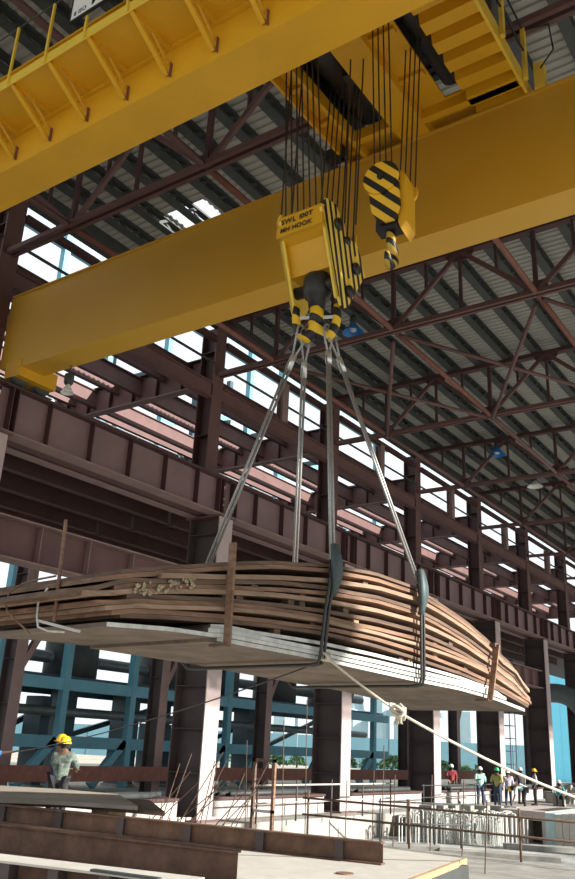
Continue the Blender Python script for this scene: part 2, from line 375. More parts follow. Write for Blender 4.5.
# ================================================================== roof trusses across the hall
NX = [-15.4+4.53*i for i in range(0, 6)]        # bottom nodes
ZB, ZT = 14.53, 16.62
def make_truss():
    t = thing('roof_truss', 'maroon parallel chord roof truss crossing the hall under the purlins', 'truss', (0, 0, 0), 0, 'roof trusses of the hall')
    m = MB()
    for s in (-1, 1): m.box(-17.85, 11.4, s*0.10-0.05 if s > 0 else -0.15, s*0.10+0.05 if s > 0 else -0.05, ZB-0.08, ZB+0.06)
    m.build('bottom_chord', 'maroon', t)
    MB().box(-17.85, 11.6, -0.13, 0.13, ZT-0.08, ZT+0.08).build('top_chord', 'maroon_dark', t)
    for i, x in enumerate(NX):
        MB().bar((x, 0, ZB), (x, 0, ZT), 0.12, 0.12).build('vertical', 'maroon_dark', t)
        MB().prism([(x-0.42, ZB), (x+0.42, ZB), (x+0.25, ZB+0.36), (x-0.25, ZB+0.36)], -0.03, 0.03, 'y').build('gusset', 'maroon_dark', t)
        for s in (-1, 1):
            xa = x+s*4.53/2
            if xa < -17.7 or xa > 11.7: continue
            MB().bar((x, 0, ZB), (xa, 0, ZT), 0.14, 0.10, (0, 1, 0)).build('diagonal', 'maroon', t)
            mx_ = (x+xa)/2
            MB().bar((mx_, 0, (ZB+ZT)/2), (mx_, 0, ZT), 0.08, 0.08).build('sub_vertical', 'maroon_dark', t)
            if s > 0:
                MB().bar((xa, 0, ZB+0.05), (xa, 0, ZT), 0.09, 0.09).build('vertical', 'maroon_dark', t)
                MB().prism([(xa-0.55, ZT), (xa+0.55, ZT), (xa+0.3, ZT-0.32), (xa-0.3, ZT-0.32)], -0.03, 0.03, 'y').build('gusset', 'maroon_dark', t)
    return t
tr0 = make_truss(); tr0.location = (0, 3.0, 0)
tr0['label'] = 'maroon roof truss directly above the crane walkway'; TK = 0
for y in COLY+[92.6]:
    c = copy_tree(tr0); c.location = (0, y, 0); c['label'] = '%s maroon roof truss beyond the yellow crane girders' % ORD[TK]; TK += 1

# longitudinal tie tubes at the bottom nodes, and plan bracing of one bay
TY = [3.0]+COLY
for k, (a, b) in enumerate(zip(TY, TY[1:])):
    for xi, x in enumerate(NX):
        g = MB(); g.tube([(x, a+0.16, ZB-0.02), (x, b-0.16, ZB-0.02)], 0.085, 10)
        tag(g.build('tie_tube', 'primer_rust' if k in (1, 2) else 'maroon', smooth=True), '%s maroon tie tube from the runway columns, ending at the %s roof truss' % (ORD[xi], ORD[k]), 'tube', 'tie tubes between the roof trusses')
for bi, (x0, x1) in enumerate(zip(NX, NX[1:])):
    for s, zz in ((0, -0.13), (1, -0.29)):
        xa, xb = (x0, x1) if s == 0 else (x1, x0)
        d = Vector((xb-xa, 8, 0)).normalized()*0.25
        g = MB(); g.tube([Vector((xa, 20.6, ZB+zz))+d, Vector((xb, 28.6, ZB+zz))-d], 0.065, 8)
        tag(g.build('plan_brace', 'maroon', smooth=True), '%s slanting maroon plan brace of the %s roof panel from the runway columns' % (('upper', 'lower')[s], ORD[bi]), 'brace', 'crossed plan braces of the roof')

# lattice purlins along the hall
JL = 112; jp = 0.8
TENS = ORD+['thirteenth', 'fourteenth', 'fifteenth', 'sixteenth', 'seventeenth', 'eighteenth', 'nineteenth', 'twentieth', 'twenty first', 'twenty second', 'twenty third', 'twenty fourth', 'twenty fifth', 'twenty sixth']
jt = MB().box(-0.11, 0.11, -14, 98, 0.34, 0.41).mesh('top_chord', 'slate')
jb = MB().box(-0.13, 0.13, -14, 98, 0.0, 0.06).mesh('bottom_chord', 'slate')
la = MB(); y = -14
while y < 97.5:
    la.bar((0.04, y, 0.04), (0.04, y+jp/2, 0.35), 0.09, 0.05, (1, 0, 0)); la.bar((-0.04, y+jp/2, 0.35), (-0.04, y+jp, 0.04), 0.09, 0.05, (1, 0, 0)); y += jp
la = la.mesh('lacing', 'slate')
for i in range(26):
    x = -16.95+1.135*i
    j = thing('lattice_purlin', '%s dark slate lattice purlin under the roof counting from the runway columns' % TENS[i], 'purlin', (x, 0, 16.705), 0, 'lattice purlins under the roof')
    link('top_chord', jt, j); link('bottom_chord', jb, j); link('lacing', la, j)

# the opposite row of the hall, which shades part of the floor
XR = 11.5
for y in [-4.5, 3.5]+COLY[:8]:
    if y == 3.5: pass
    g = MB(); g.box(XR-0.02, XR+0.02, y-0.34, y+0.34, 0, 16.5); g.box(XR+1.23, XR+1.27, y-0.34, y+0.34, 0, 9); g.box(XR+0.02, XR+1.23, y-0.015, y+0.015, 0, 9)
    tag(g.build('opposite_column', 'dark_column'), 'maroon column in the opposite row beyond the open side', 'column', 'columns of the opposite row')
g = MB(); g.box(XR+0.2, XR+0.25, -14, 12.9, 10.4, 17.1); structure(g.build('shade_panel_right', 'roof'))  # unseen cladding panel added to shade the left half of the slung stack


# ================================================================== overhead crane
GY1, GY2, NY1, NY2, GZ0, GZ1 = 11.78, 12.50, 6.53, 7.24, 11.0, 13.2
crane = thing('crane_bridge', 'yellow double girder overhead crane bridge spanning the hall', 'crane', (0, 0, 0))
def box_girder(y0, y1, m):
    b = MB(); xl, xr = -17.83, 11.4
    # tapered ends
    pr = [(xl, GZ0+0.12), (xl+0.5, GZ0), (xr-0.5, GZ0), (xr, GZ0+0.35), (xr, GZ1), (xl, GZ1)]
    b.prism(pr, y0, y1, 'y')
    o = b.build('box_girder', m, crane)
    e = MB(); e.box(xl+0.1, xr-0.1, y0-0.06, y1+0.06, GZ1, GZ1+0.035); e.build('top_flange', m, o)
    r_ = MB(); r_.box(xl+0.3, xr-0.3, (y0+y1)/2-0.04, (y0+y1)/2+0.04, GZ1+0.035, GZ1+0.13); r_.build('trolley_rail', 'slate', o)
    return o
box_girder(GY1, GY2, 'yellow_dusty'); box_girder(NY1, NY2, 'yellow')
for x in (-17.21, 10.9):
    e = MB(); e.box(x-0.3, x+0.3, 11.75, 12.95, 10.75, 11.2); eo = e.build('end_carriage', 'yellow', crane)
    e = MB(); e.box(x-0.3, x+0.3, 6.1, 7.6, 10.75, 11.2); eo = e.build('end_carriage', 'yellow', crane)
    for yy in (6.4, 7.3, 12.0, 12.7):
        wmb = MB(); wmb.tube([(x-0.08, yy, 10.82), (x+0.08, yy, 10.82)], 0.25, 16); wmb.build('wheel', 'slate', eo, True)
# walkway along the outer side of the near girder
WZ, WY = 11.68, 5.7
wk = MB(); wk.box(-16.5, 10.5, WY, NY1, WZ, WZ+0.03).build('walkway_floor', 'yellow', crane)
MB().box(-16.5, 10.5, WY-0.012, WY, WZ-0.06, WZ+0.12).build('toe_board', 'yellow_pale', crane)
MB().box(-16.5, 10.5, NY1-0.06, NY1-0.001, WZ-0.06, WZ).build('ledger_angle', 'yellow', crane)
br = MB(); br.bar((0, WY+0.02, WZ-0.03), (0, NY1-0.02, 11.16), 0.07, 0.05); br.box(-0.035, 0.035, WY, NY1, WZ-0.05, WZ)
br.bar((0, WY+0.42, WZ-0.03), (0, NY1-0.03, 11.36), 0.04, 0.03)
br = br.mesh('bracket', 'yellow')
bs = MB().box(0.06, 0.068, NY1-0.05, NY1, 11.1, 11.36).mesh('bracket_seat', 'primer_rust')
po = MB().box(-0.02, 0.02, WY-0.045, WY-0.012, WZ-0.05, WZ+1.1).mesh('handrail_post', 'yellow_pale')
x = -15.72
i = 0
while x < 9:
    b_ = link('bracket', br, crane, (x, 0, 0)); link('bracket_seat', bs, b_)
    link('handrail_post', po, crane, (x-0.05, 0, 0))
    x += 0.862; i += 1
for z in (WZ+1.1,):
    MB().tube([(-16.5, WY-0.03, z), (10.5, WY-0.03, z)], 0.012, 6).build('handrail', 'slate', crane)
# nameboard on the walkway handrail
p0 = onY(71, 22, WY-0.07)
sg = thing('nameboard', 'white board with dark lettering fixed to the crane walkway handrail', 'sign', (p0.x, WY-0.07, p0.z))
MB().box(0, 3.4, -0.012, 0.012, 0.0, 1.15).build('board', 'sign_white', sg)
MB().box(-0.03, 3.43, -0.02, 0.02, -0.03, 0.0).build('frame', 'ink', sg)
MB().box(-0.03, 0.0, -0.02, 0.02, 0.0, 1.15).build('frame', 'ink', sg)
def text(body, size, m, parent, loc, rot, ext=0.002):
    from mathutils import Euler
    rm = Euler(rot).to_matrix(); x = 0.0
    for ch in body:
        if ch == ' ': x += size*0.3; continue
        c = bpy.data.curves.new('letter', 'FONT'); c.body = ch; c.size = size; c.extrude = ext; c.offset = size*0.012; c.materials.append(MATS[m])
        tmp = bpy.data.objects.new('letter', c); col.objects.link(tmp); bpy.context.view_layer.update()
        me = bpy.data.meshes.new_from_object(tmp.evaluated_get(bpy.context.evaluated_depsgraph_get())); bpy.data.objects.remove(tmp); me.name = 'letter'
        wd = max(v.co.x for v in me.vertices)
        o = link('letter', me, parent, Vector(loc)+rm @ Vector((x, 0, 0))); o.rotation_euler = rot; x += wd+size*0.06
text('MU', 0.30, 'ink', sg, (0.42, -0.014, 0.07), (PI/2, 0, 0))
text('8 ISO', 0.11, 'ink', sg, (0.06, -0.014, 0.06), (PI/2, 0, 0))

# ---------------------------------------------------------------- trolley
tz = 13.34
tro = thing('crane_trolley', 'yellow crane trolley with rope drums riding between the two girders', 'trolley', (0, 0, 0))
XL, XRt = -7.25, -3.55
T0, T1 = 6.4, 12.35
dk = MB()
for x0, x1, y0, y1 in ((XL, -6.78, T0, T1), (-6.0, -4.92, T0, T1), (-4.5, XRt, T0, T1), (-6.78, -6.0, T0, 7.6), (-6.78, -6.0, 11.4, T1), (-4.92, -4.5, T0, 7.6), (-4.92, -4.5, 11.3, T1)):
    dk.box(x0, x1, y0, y1, tz+0.12, tz+0.16)
dk.build('deck_plate', 'yellow', tro)
for x0, x1, nm in ((XL, XL+0.05, 'edge_beam'), (-6.86, -6.78, 'frame_beam'), (-6.0, -5.42, 'frame_beam')):
    MB().box(x0, x1, T0, T1, tz-0.12, tz+0.12).build(nm, 'yellow', tro)
MB().box(XRt-0.03, XRt+0.02, T0, T1, tz-0.10, tz+0.2).build('edge_beam', 'yellow_pale', tro)
for y in (8.3, 9.4, 10.5): MB().box(-5.42, -4.95, y-0.06, y+0.06, tz+0.04, tz+0.12).build('cross_rib', 'yellow', tro)
for i in range(8):
    y = 8.4+i*0.47
    MB().prism([(y, tz+0.12), (y+0.06, tz-0.10), (y+0.31, tz-0.10), (y+0.36, tz+0.12)], -4.5, XRt-0.03).build('step_rib', 'yellow', tro)
for i in range(5): MB().box(XL+0.05, -6.86, 7.6+i, 7.7+i, tz+0.02, tz+0.12).build('cross_rib', 'yellow', tro)
MB().box(-5.42, -3.6, 11.35, 11.5, tz-0.1, tz+0.12).build('end_beam', 'yellow', tro)
MB().box(-6.78, -6.0, 11.2, 11.35, tz-0.12, tz+0.12).build('end_beam', 'yellow', tro)
MB().tube([(-6.39, 7.7, 13.92), (-6.39, 11.3, 13.92)], 0.38, 20).build('rope_drum', 'grease', tro, True)
MB().tube([(-4.71, 7.7, 13.8), (-4.71, 11.2, 13.8)], 0.22, 16).build('rope_drum', 'grease', tro, True)
MB().box(-6.9, -4.3, 7.2, 11.8, 14.45, 14.5).build('dark_hood', 'black', tro)  # black hood added to hide the sky and keep the deck openings dark
for x0, x1 in ((-6.92, -6.88), (-4.34, -4.3)): MB().box(x0, x1, 7.2, 11.8, tz+0.16, 14.45).build('dark_hood_side', 'black', tro)
q_ = onZ(353, 77, 13.35); MB().box(q_.x-0.14, q_.x+0.14, q_.y-0.14, q_.y+0.14, 13.3, 13.5).build('upper_sheave_box', 'grease', tro)
q_ = onZ(337, 157, 13.3); MB().box(q_.x-0.2, q_.x+0.2, q_.y-0.12, q_.y+0.12, 13.22, 13.45).build('limit_switch_box', 'black', tro)
for yy in (7.0, 12.1):
    for x in (-6.6, -4.3):
        MB().tube([(x-0.07, yy, 13.5), (x+0.07, yy, 13.5)], 0.17, 16).build('wheel', 'slate', tro, True)
# handrail at the trolley's side
for i, y in enumerate((8.2, 9.3, 10.4, 11.5)):
    MB().box(XRt+0.03, XRt+0.10, y-0.05, y+0.05, tz, tz+1.15).build('handrail_post', 'yellow_pale', tro)
for z in (tz+0.6, tz+1.12):
    MB().tube([(XRt+0.07, 7.0, z), (XRt+0.07, 11.55, z)], 0.02, 6).build('handrail', 'black', tro)
MB().tube([(XRt+0.07, 11.5, tz+1.1), (XRt+0.5, 11.6, tz+1.1), (XRt+0.55, 11.6, tz+0.5), (XRt+0.3, 11.6, tz+0.2)], 0.015, 6).build('cable', 'black', tro)
MB().box(XRt+0.15, XRt+0.32, 11.7, 11.9, GZ1+0.04, GZ1+0.6).build('buffer_bracket', 'yellow_pale', tro)

# ---------------------------------------------------------------- main hook block
HX, HY = -6.37, 9.38
HX, HY = -6.30, 9.42
hb = thing('main_hook_block', 'large yellow hook block with diagonal black striped cheek plates and dark hook trunnion', 'hook block', (HX, HY, 8.2))
def pl(pts): return [(p[0]-9.38, p[1]-8.2) for p in pts]
cheek = [(8.78, 10.15), (9.30, 10.15), (9.36, 9.95), (9.52, 9.72), (9.80, 9.80), (9.98, 9.62), (10.04, 9.35), (9.56, 8.48), (9.36, 8.40), (9.20, 8.62)]
cheek = [(8.80, 9.93), (8.86, 10.10), (9.14, 10.16), (9.40, 9.92), (9.50, 9.74), (9.78, 9.82), (9.92, 9.66), (10.08, 9.36), (9.58, 8.56), (9.42, 8.44), (9.30, 8.60)]
MB().prism(pl(cheek), 0.40, 0.44).build('cheek_plate', 'stripe_plate', hb)
MB().prism(pl(cheek), -0.44, -0.40).build('cheek_plate', 'yellow_pale', hb)
rim = [(8.80, 9.93), (8.84, 9.93), (9.34, 8.60), (9.30, 8.60)]
for s in (-1, 1): MB().prism(pl(rim), s*0.36, s*0.44).build('edge_flange', 'yellow_pale', hb)
# text cover at the front top, sloped hood below it
hood = MB(); hood.prism([(-0.57, 1.44), (-0.54, 1.82), (-0.50, 1.82), (-0.53, 1.44)], -0.44, 0.40); ho = hood.build('front_cover', 'yellow', hb)
text('SWL 100T', 0.13, 'ink', hb, (-0.36, -0.565, 1.66), (PI/2-0.08, 0, 0)); text('MH HOOK', 0.12, 'ink', hb, (-0.36, -0.582, 1.50), (PI/2-0.08, 0, 0))
MB().prism([(-0.53, 1.46), (-0.34, 1.38), (-0.16, 0.92), (0.45, 0.92), (0.5, 1.82), (0.46, 1.82), (0.40, 0.97), (-0.13, 0.97), (-0.31, 1.42), (-0.49, 1.48)], -0.40, 0.40).build('hood', 'yellow', hb)
for i in range(5):
    xx = -0.28+i*0.14
    MB().tube([(xx-0.045, 0.12, 1.50), (xx+0.045, 0.12, 1.50)], 0.32, 22).build('sheave', 'grease', hb, True)
MB().tube([(-0.47, 0.12, 1.50), (0.47, 0.12, 1.50)], 0.07, 12).build('sheave_pin', 'grease', hb, True)
for yy, zz in ((-0.18, 1.62), (0.38, 1.12), (0.2, 0.62)):
    MB().tube([(0.44, yy, zz), (0.49, yy, zz)], 0.10, 12).build('pin_cap', 'grease', hb, True)
    MB().box(0.44, 0.47, yy-0.02, yy+0.02, zz+0.08, zz+0.22).build('keeper', 'yellow_pale', hb)
MB().lathe([(0.14, 0.92), (0.15, 0.72), (0.21, 0.70), (0.23, 0.62), (0.23, 0.42), (0.20, 0.34), (0.15, 0.30), (0.13, 0.15)], 20, (0, 0, 0)).build('hook_nut', 'grease', hb, True).location.z = 0.2
MB().tube([(-0.42, 0, 0.72), (0.42, 0, 0.72)], 0.10, 16).build('trunnion', 'grease', hb, True)
# double (ramshorn) hook, horns spread along the hall width
hk = MB()
hk.tube([(0, 0, 0.25), (0, 0, 0.02), (0, 0, -0.14)], [0.11, 0.11, 0.13], 14)
for s in (-1, 1):
    pts = []; rad = []
    for q in range(13):
        a = q/12*PI*1.12
        pts.append((s*(0.17-0.17*math.cos(a))*0.85, s*(0.17-0.17*math.cos(a))*0.42, -0.06-0.34*math.sin(a)+0.14*(q/12))); rad.append(0.115-0.06*(q/12))
    hk.tube(pts, rad, 12)
hk.build('hook', 'stripe_hook', hb, True).location.z = 0.2
for s in (-1, 1):
    MB().bar((s*0.09, s*0.045, 0.0), (s*0.27, s*0.13, -0.0), 0.05, 0.03).build('safety_latch', 'ferrule', hb).location.z = 0.2
# hoist ropes of the main hook
tops = []
for i in range(14):
    fx = i/13
    xb = HX-0.38+0.76*fx; xt = -6.72+0.66*fx
    yb = HY+(0.40 if i % 2 else -0.40); yt = yb+(0.35 if i % 2 else -0.25)
    MB().tube([(xb, yb, 9.75), (xt, yt, 13.75)], 0.014, 6).build('hoist_rope', 'rope_steel', tro)
for i, (xa, xb_) in enumerate(((-6.82, -7.02), (-6.70, -6.85), (-5.75, -5.92), (-5.62, -5.72))):
    MB().tube([(xa-0.05, HY-0.3+0.12*i, 9.9), (xb_+0.12, HY-0.2+0.1*i, 13.6)], 0.014, 6).build('hoist_rope', 'rope_steel', tro)

# ---------------------------------------------------------------- auxiliary hook block
AX, AY = -5.06, 9.5
ab = thing('auxiliary_hook_block', 'small yellow hook block with wide black stripes hanging beside the main block', 'hook block', (AX, AY, 9.0), 0.12)
def disc(x_, z_, r_, y0, y1, n=22): return MB().tube([(x_, y0, z_), (x_, y1, z_)], r_, n)
disc(-0.08, 1.42, 0.29, -0.24, -0.20).build('sheave_guard', 'stripe_aux', ab)
disc(-0.08, 1.42, 0.27, -0.17, 0.17).build('sheave', 'grease', ab)
disc(-0.08, 1.42, 0.29, 0.18, 0.22).build('sheave_guard', 'yellow_pale', ab)
disc(-0.08, 1.42, 0.05, -0.28, 0.26).build('sheave_pin', 'grease', ab)
body = [(-0.30, 1.30), (0.20, 1.30), (0.22, 0.85), (0.14, 0.62), (-0.12, 0.62), (-0.24, 0.85)]
MB().prism(body, -0.20, -0.16, 'y').build('cheek_plate', 'stripe_aux', ab)
MB().prism(body, 0.16, 0.20, 'y').build('cheek_plate', 'yellow_pale', ab)
MB().prism([(0.20, 1.55), (0.28, 1.45), (0.28, 0.62), (0.20, 0.50), (0.16, 0.62), (0.16, 1.4)], -0.12, 0.30, 'y').build('side_cover', 'yellow', ab)
disc(0.10, 1.38, 0.24, 0.24, 0.30).build('sheave_guard', 'yellow', ab)
MB().box(-0.2, 0.16, -0.12, 0.12, 0.55, 0.75).build('crosshead', 'black', ab)
hk = MB(); hk.tube([(0, 0, 0.62), (0, 0, 0.36), (0.0, 0.09, 0.22), (0.0, 0.10, 0.08), (0.0, 0.0, -0.02), (0.0, -0.12, 0.0), (0.0, -0.17, 0.12)], [0.07, 0.075, 0.085, 0.085, 0.08, 0.06, 0.035], 12)
hk.build('hook', 'stripe_auxhook', ab, True)
for i in range(8):
    g = i//4; q = i % 4
    xb = AX-0.22+0.1*q if g == 0 else AX+0.06+0.09*q
    yy = AY-0.12 if g == 0 else AY+0.16
    MB().tube([(xb, yy, 10.35), (xb-0.02, yy+(-0.12 if g == 0 else 0.3), 13.75)], 0.013, 6).build('hoist_rope', 'rope_steel', tro)

# ================================================================== the slung stack of plates
LH = Vector((-6.26, 9.5)); LA = -0.11
dl = Vector((-math.sin(LA), math.cos(LA))); ds = Vector((math.cos(LA), math.sin(LA)))
def L3(t, s, z): p = LH+dl*t+ds*s; return Vector((p.x, p.y, z))
TOPZ = [(-5.2, 3.36), (-4.2, 3.58), (-3.6, 3.73), (-2.66, 3.97), (-1.9, 4.15), (-0.97, 4.30), (0.0, 4.37), (0.91, 4.34), (1.56, 4.22), (2.3, 4.05), (3.0, 3.83), (3.7, 3.52), (4.35, 3.20)]
BOTZ = [(-5.2, 3.06), (-4.16, 3.10), (-3.4, 3.15), (-2.7, 3.16), (-1.1, 3.14), (1.0, 3.07), (2.06, 3.05), (3.2, 2.98), (4.07, 2.88), (4.4, 2.84)]
# u = height fraction in the stack, left end, right end, thickness, material
PL = [  # bottom to top
 (0.00, -2.75, 4.10, 0.045, 'zinc'), (0.045, -4.15, 3.35, 0.04, 'zinc'), (0.09, -2.9, 3.45, 0.045, 'zinc'), (0.16, -2.85, 3.1, 0.04, 'zinc'),
 (0.23, -4.0, 4.22, 0.04, 'rust_dark'), (0.30, -4.10, 4.25, 0.045, 'rust'), (0.38, -4.2, 3.9, 0.04, 'rust_light'), (0.455, -4.30, 4.3, 0.045, 'rust'),
 (0.53, -3.95, 4.15, 0.045, 'rust_dark'), (0.61, -4.45, 4.28, 0.05, 'rust_light'), (0.69, -4.1, 3.95, 0.045, 'rust'), (0.77, -4.6, 4.05, 0.045, 'rust_dark'),
 (0.85, -3.6, 4.2, 0.05, 'rust_light'), (0.93, -4.3, 3.7, 0.045, 'rust'), (1.0, -4.05, 4.0, 0.04, 'rust_dark')]
ordn = ['lowest', 'second', 'third', 'fourth', 'fifth', 'sixth', 'seventh', 'eighth', 'ninth', 'tenth', 'eleventh', 'twelfth', 'thirteenth', 'fourteenth', 'topmost']
NS = 44
prev = {}
zs_all = []
wood_spots = []
ts = [-4.7+i*(9.1/NS) for i in range(NS+1)]
top_prev = [lerp(BOTZ, t) for t in ts]
for k, (u, tl, t_r, th, mm) in enumerate(PL):
    ph = random.uniform(0, 6.28); am = 0.020 if 3 < k < 14 else 0.003; u = u+(random.uniform(-0.022, 0.022) if 3 < k < 14 else 0); tilt = random.uniform(-0.006, 0.006) if 3 < k < 14 else 0
    zc = []
    for i, t in enumerate(ts):
        zb_, zt_ = lerp(BOTZ, t), lerp(TOPZ, t)
        z = zb_+(zt_-0.05-zb_)*u+am*math.sin(t*1.1+ph)+tilt*t
        zc.append(max(z, top_prev[i]+0.003))
    sn = 1.08+random.uniform(-0.03, 0.03); sf = -1.08+random.uniform(-0.06, 0.06)
    tt = [t for t in ts if tl < t < t_r]; tt = [tl]+tt+[t_r]
    zz = [lerp(list(zip(ts, zc)), t) for t in tt]
    m = MB(); vs = []; n = len(tt)
    for t, z in zip(tt, zz):
        for s in (sn, sf):
            sag = 0.0
            vs.append(L3(t, s, z)); vs.append(L3(t, s, z+th))
    fs = []
    for i in range(n-1):
        a = i*4; b = a+4
        fs += [(a, b, b+1, a+1), (a+2, a+3, b+3, b+2), (a, a+2, b+2, b), (a+1, b+1, b+3, a+3)]
    fs += [(0, 1, 3, 2), (4*(n-1), 4*(n-1)+2, 4*(n-1)+3, 4*(n-1)+1)]
    m.add(vs, fs)
    o = m.build('steel_plate', mm)
    if mm == 'zinc':
        o.data.materials.append(MATS['rust_under'])
        for p_ in o.data.polygons:
            if p_.normal.x*ds.x+p_.normal.y*ds.y < 0.7: p_.material_index = 1
    colr = {'zinc': 'pale grey edged', 'rust_dark': 'dark rusty', 'rust': 'rusty brown', 'rust_light': 'light tan rusty'}[mm]
    tag(o, '%s bent steel plate, %s in the slung stack%s' % (colr, ordn[k], '' if k in (0, 14) else ' from the bottom'), 'steel plate', 'steel plates in the slung stack')
    for i, t in enumerate(ts):
        if tl <= t <= t_r:
            gap = zc[i]-top_prev[i]
            if gap > 0.028 and k > 3 and -3.2 < t < 3.2 and random.random() < 0.10: wood_spots.append((t, top_prev[i], zc[i], k))
            top_prev[i] = zc[i]+th
for t, z0, z1, k in wood_spots:
    s = 0.98+random.uniform(-0.03, 0.0)
    m = MB(); a = 0.05
    m.add([L3(t+p*a, s+q*0.06, z) for z in (z0, z1-0.004) for p, q in ((-1, -1), (1, -1), (1, 1), (-1, 1))], [(0,3,2,1),(4,5,6,7),(0,1,5,4),(1,2,6,5),(2,3,7,6),(3,0,4,7)])
    tag(m.build('dunnage_block', 'wood' if random.random() < 0.4 else 'rust_dark'), 'small wooden packing block wedged between the slung plates', 'block', 'packing blocks between the slung plates')
# crusty scale on a plate end
cr = MB()
for i in range(60):
    t = -3.9+random.random()*0.75; z = lerp(TOPZ, t)-0.16+random.uniform(-0.06, 0.05); r_ = random.uniform(0.012, 0.03)
    c = L3(t, 1.10, z); cr.add([c+Vector(v)*r_ for v in ((1,0,0),(-1,0,0),(0,1,0),(0,-1,0),(0,0,1),(0,0,-1))], [(0,2,4),(2,1,4),(1,3,4),(3,0,4),(2,0,5),(1,2,5),(3,1,5),(0,3,5)])
o = cr.build('scale_crust', 'crust'); tag(o, 'pale flaky crust on the left ends of upper slung plates', 'crust'); o['kind'] = 'stuff'
# stakes holding the stack together
for (xa, ya), (xb, yb), lab in (((233, 543), (227, 645), 'flat rusty bar standing against the wide side of the slung stack'), ((497, 645), (490, 700), 'short rusty bar clamped near the drooping end of the slung stack')):
    d = ds
    def side(x, y, w_=1.16):
        q = ray(x, y); k_ = ((LH+d*w_).dot(d))/(q.x*d.x+q.y*d.y); return CAM+q*k_
    a_ = side(xa, ya); b_ = side(xb, yb)
    st_ = thing('steel_stake', lab, 'stake', b_)
    MB().bar(a_-b_, (0, 0, 0), 0.09, 0.03, (dl.x, dl.y, 0)).build('bar', 'rust', st_)
    MB().bar((0, 0, 0), Vector((-ds.x, -ds.y, 0))*0.22, 0.09, 0.03).build('foot', 'rust_dark', st_)
    if xa > 400: MB().bar(a_-b_, a_-b_+Vector((-ds.x, -ds.y, 0))*0.2, 0.12, 0.06).build('head', 'rust_dark', st_)
ra, rb = onY(66, 520, 5.15), onY(54, 622, 5.15)
rd = thing('standing_rod', 'thin rusty rod with a pale foot standing at the end of the slung stack', 'rod', rb)
MB().tube([ra-rb, (0, 0, 0)], 0.018, 8).build('rod', 'rust', rd)
fa, fb = onY(40, 621, 5.15)-rb, onY(78, 631, 5.15)-rb
MB().bar(fa, fb, 0.06, 0.025).build('foot', 'board', rd)
wa = [onY(x_, y_, 5.1) for x_, y_ in ((45, 588), (25, 598), (12, 605), (5, 600), (6, 590), (14, 582), (30, 575), (45, 572))]
wa = [onY(x_, y_, 5.12) for x_, y_ in ((30, 634), (18, 622), (8, 612), (5, 603), (10, 592), (22, 584), (40, 579), (56, 576))]
wb = [onY(x_, y_, 5.12) for x_, y_ in ((64, 632), (48, 631), (38, 627), (37, 618), (38, 604), (42, 596), (48, 588))]
tag(MB().tube(wa, 0.010, 6).build('bent_wire', 'rust', smooth=True), 'wide loop of rusty wire curling from the end of the slung stack', 'wire')
tag(MB().tube(wb, 0.010, 6).build('bent_wire', 'zinc', smooth=True), 'hooked grey wire beside the standing rod on the slung stack', 'wire')

# ---------------------------------------------------------------- slings
def rope_pair(pts, off, r_=0.020):
    m = MB()
    for s in (-1, 1): m.tube([Vector(p)+Vector(off)*s for p in pts], r_, 8)
    return m
def sling(tq, hs, lab):
    sl_ = thing('wire_rope_sling', lab, 'sling', L3(tq, 0, lerp(BOTZ, tq)-0.05), 0, 'wire rope slings round the stack'); o0 = sl_.location.copy()
    R = lambda v: Vector(v)-o0
    ztop = lerp(TOPZ, tq)+0.02; zbot = lerp(BOTZ, tq)-0.035; zmid = (ztop+zbot)/2
    dt = -0.16 if tq < 0 else 0.05
    off = (dl.x*0.034, dl.y*0.034, 0)
    hN = Vector((HX+0.19, HY+0.10+hs*0.05, 8.06)); hF = Vector((HX-0.17, HY-0.08+hs*0.05, 8.06))
    N = L3(tq, 1.13, ztop); Fp = L3(tq, -1.13, ztop)
    for nm, h, e in (('leg', hN, N), ('leg', hF, Fp)):
        d = (e-h); f0 = h+d*0.115
        rope_pair([R(f0), R(e)], off).build(nm, 'sling_steel', sl_, True)
        # eye loop over the hook horn
        sgn = 1 if h is hN else -1
        m = MB(); pts = []
        for q in range(9):
            a = PI*q/8; pts.append(R(h)+Vector((0.0, 0.13*math.cos(a), 0.02+0.16*math.sin(a))))
        pts = [R(f0)]+pts+[R(f0)]
        m.tube(pts, 0.017, 8).build('eye', 'sling_steel', sl_, True)
        MB().tube([R(h+d*0.09), R(h+d*0.15)], 0.05, 10).build('ferrule', 'ferrule', sl_, True)
    rope_pair([R(N), R(L3(tq+dt*0.3, 1.17, ztop-0.25)), R(L3(tq+dt*0.7, 1.16, zmid)), R(L3(tq+dt, 1.15, zbot+0.10)), R(L3(tq+dt, 1.12, zbot)), R(L3(tq+dt, 1.0, zbot-0.02)), R(L3(tq+dt, -1.08, zbot-0.02)),
               R(L3(tq+dt, -1.18, zbot+0.06)), R(Fp)], off).build('wrap', 'rope_steel', sl_, True)
    return ztop
sling(-0.99, -1, 'wire rope sling round the slung stack with the white tag line knotted to it')
sling(0.93, 1, 'wire rope sling round the drooping half of the slung stack')
def pad(tq, s, lab, sgn=1):
    ztop = lerp(TOPZ, tq)
    m = MB(); pr = []
    for q in range(9):
        a = q/8; z = ztop+0.22-0.62*a; o_ = 0.07+0.05*math.sin(a*PI)
        wd = 0.035+0.05*math.sin(min(1, a*1.1)*PI)
        for p in (-1, 1): pr.append(L3(tq+p*wd, sgn*(s+o_-0.02), z)); pr.append(L3(tq+p*wd, sgn*(s+o_+0.035), z))
    fs = []
    for q in range(8):
        a = q*4; b = a+4
        fs += [(a, b, b+1, a+1), (a+2, a+3, b+3, b+2), (a, a+2, b+2, b), (a+1, b+1, b+3, a+3)]
    fs += [(0, 1, 3, 2), (32, 34, 35, 33)]
    m.add(pr, fs); tag(m.build('edge_protector', 'pad', smooth=True), lab, 'edge protector', 'edge protectors under the slings')
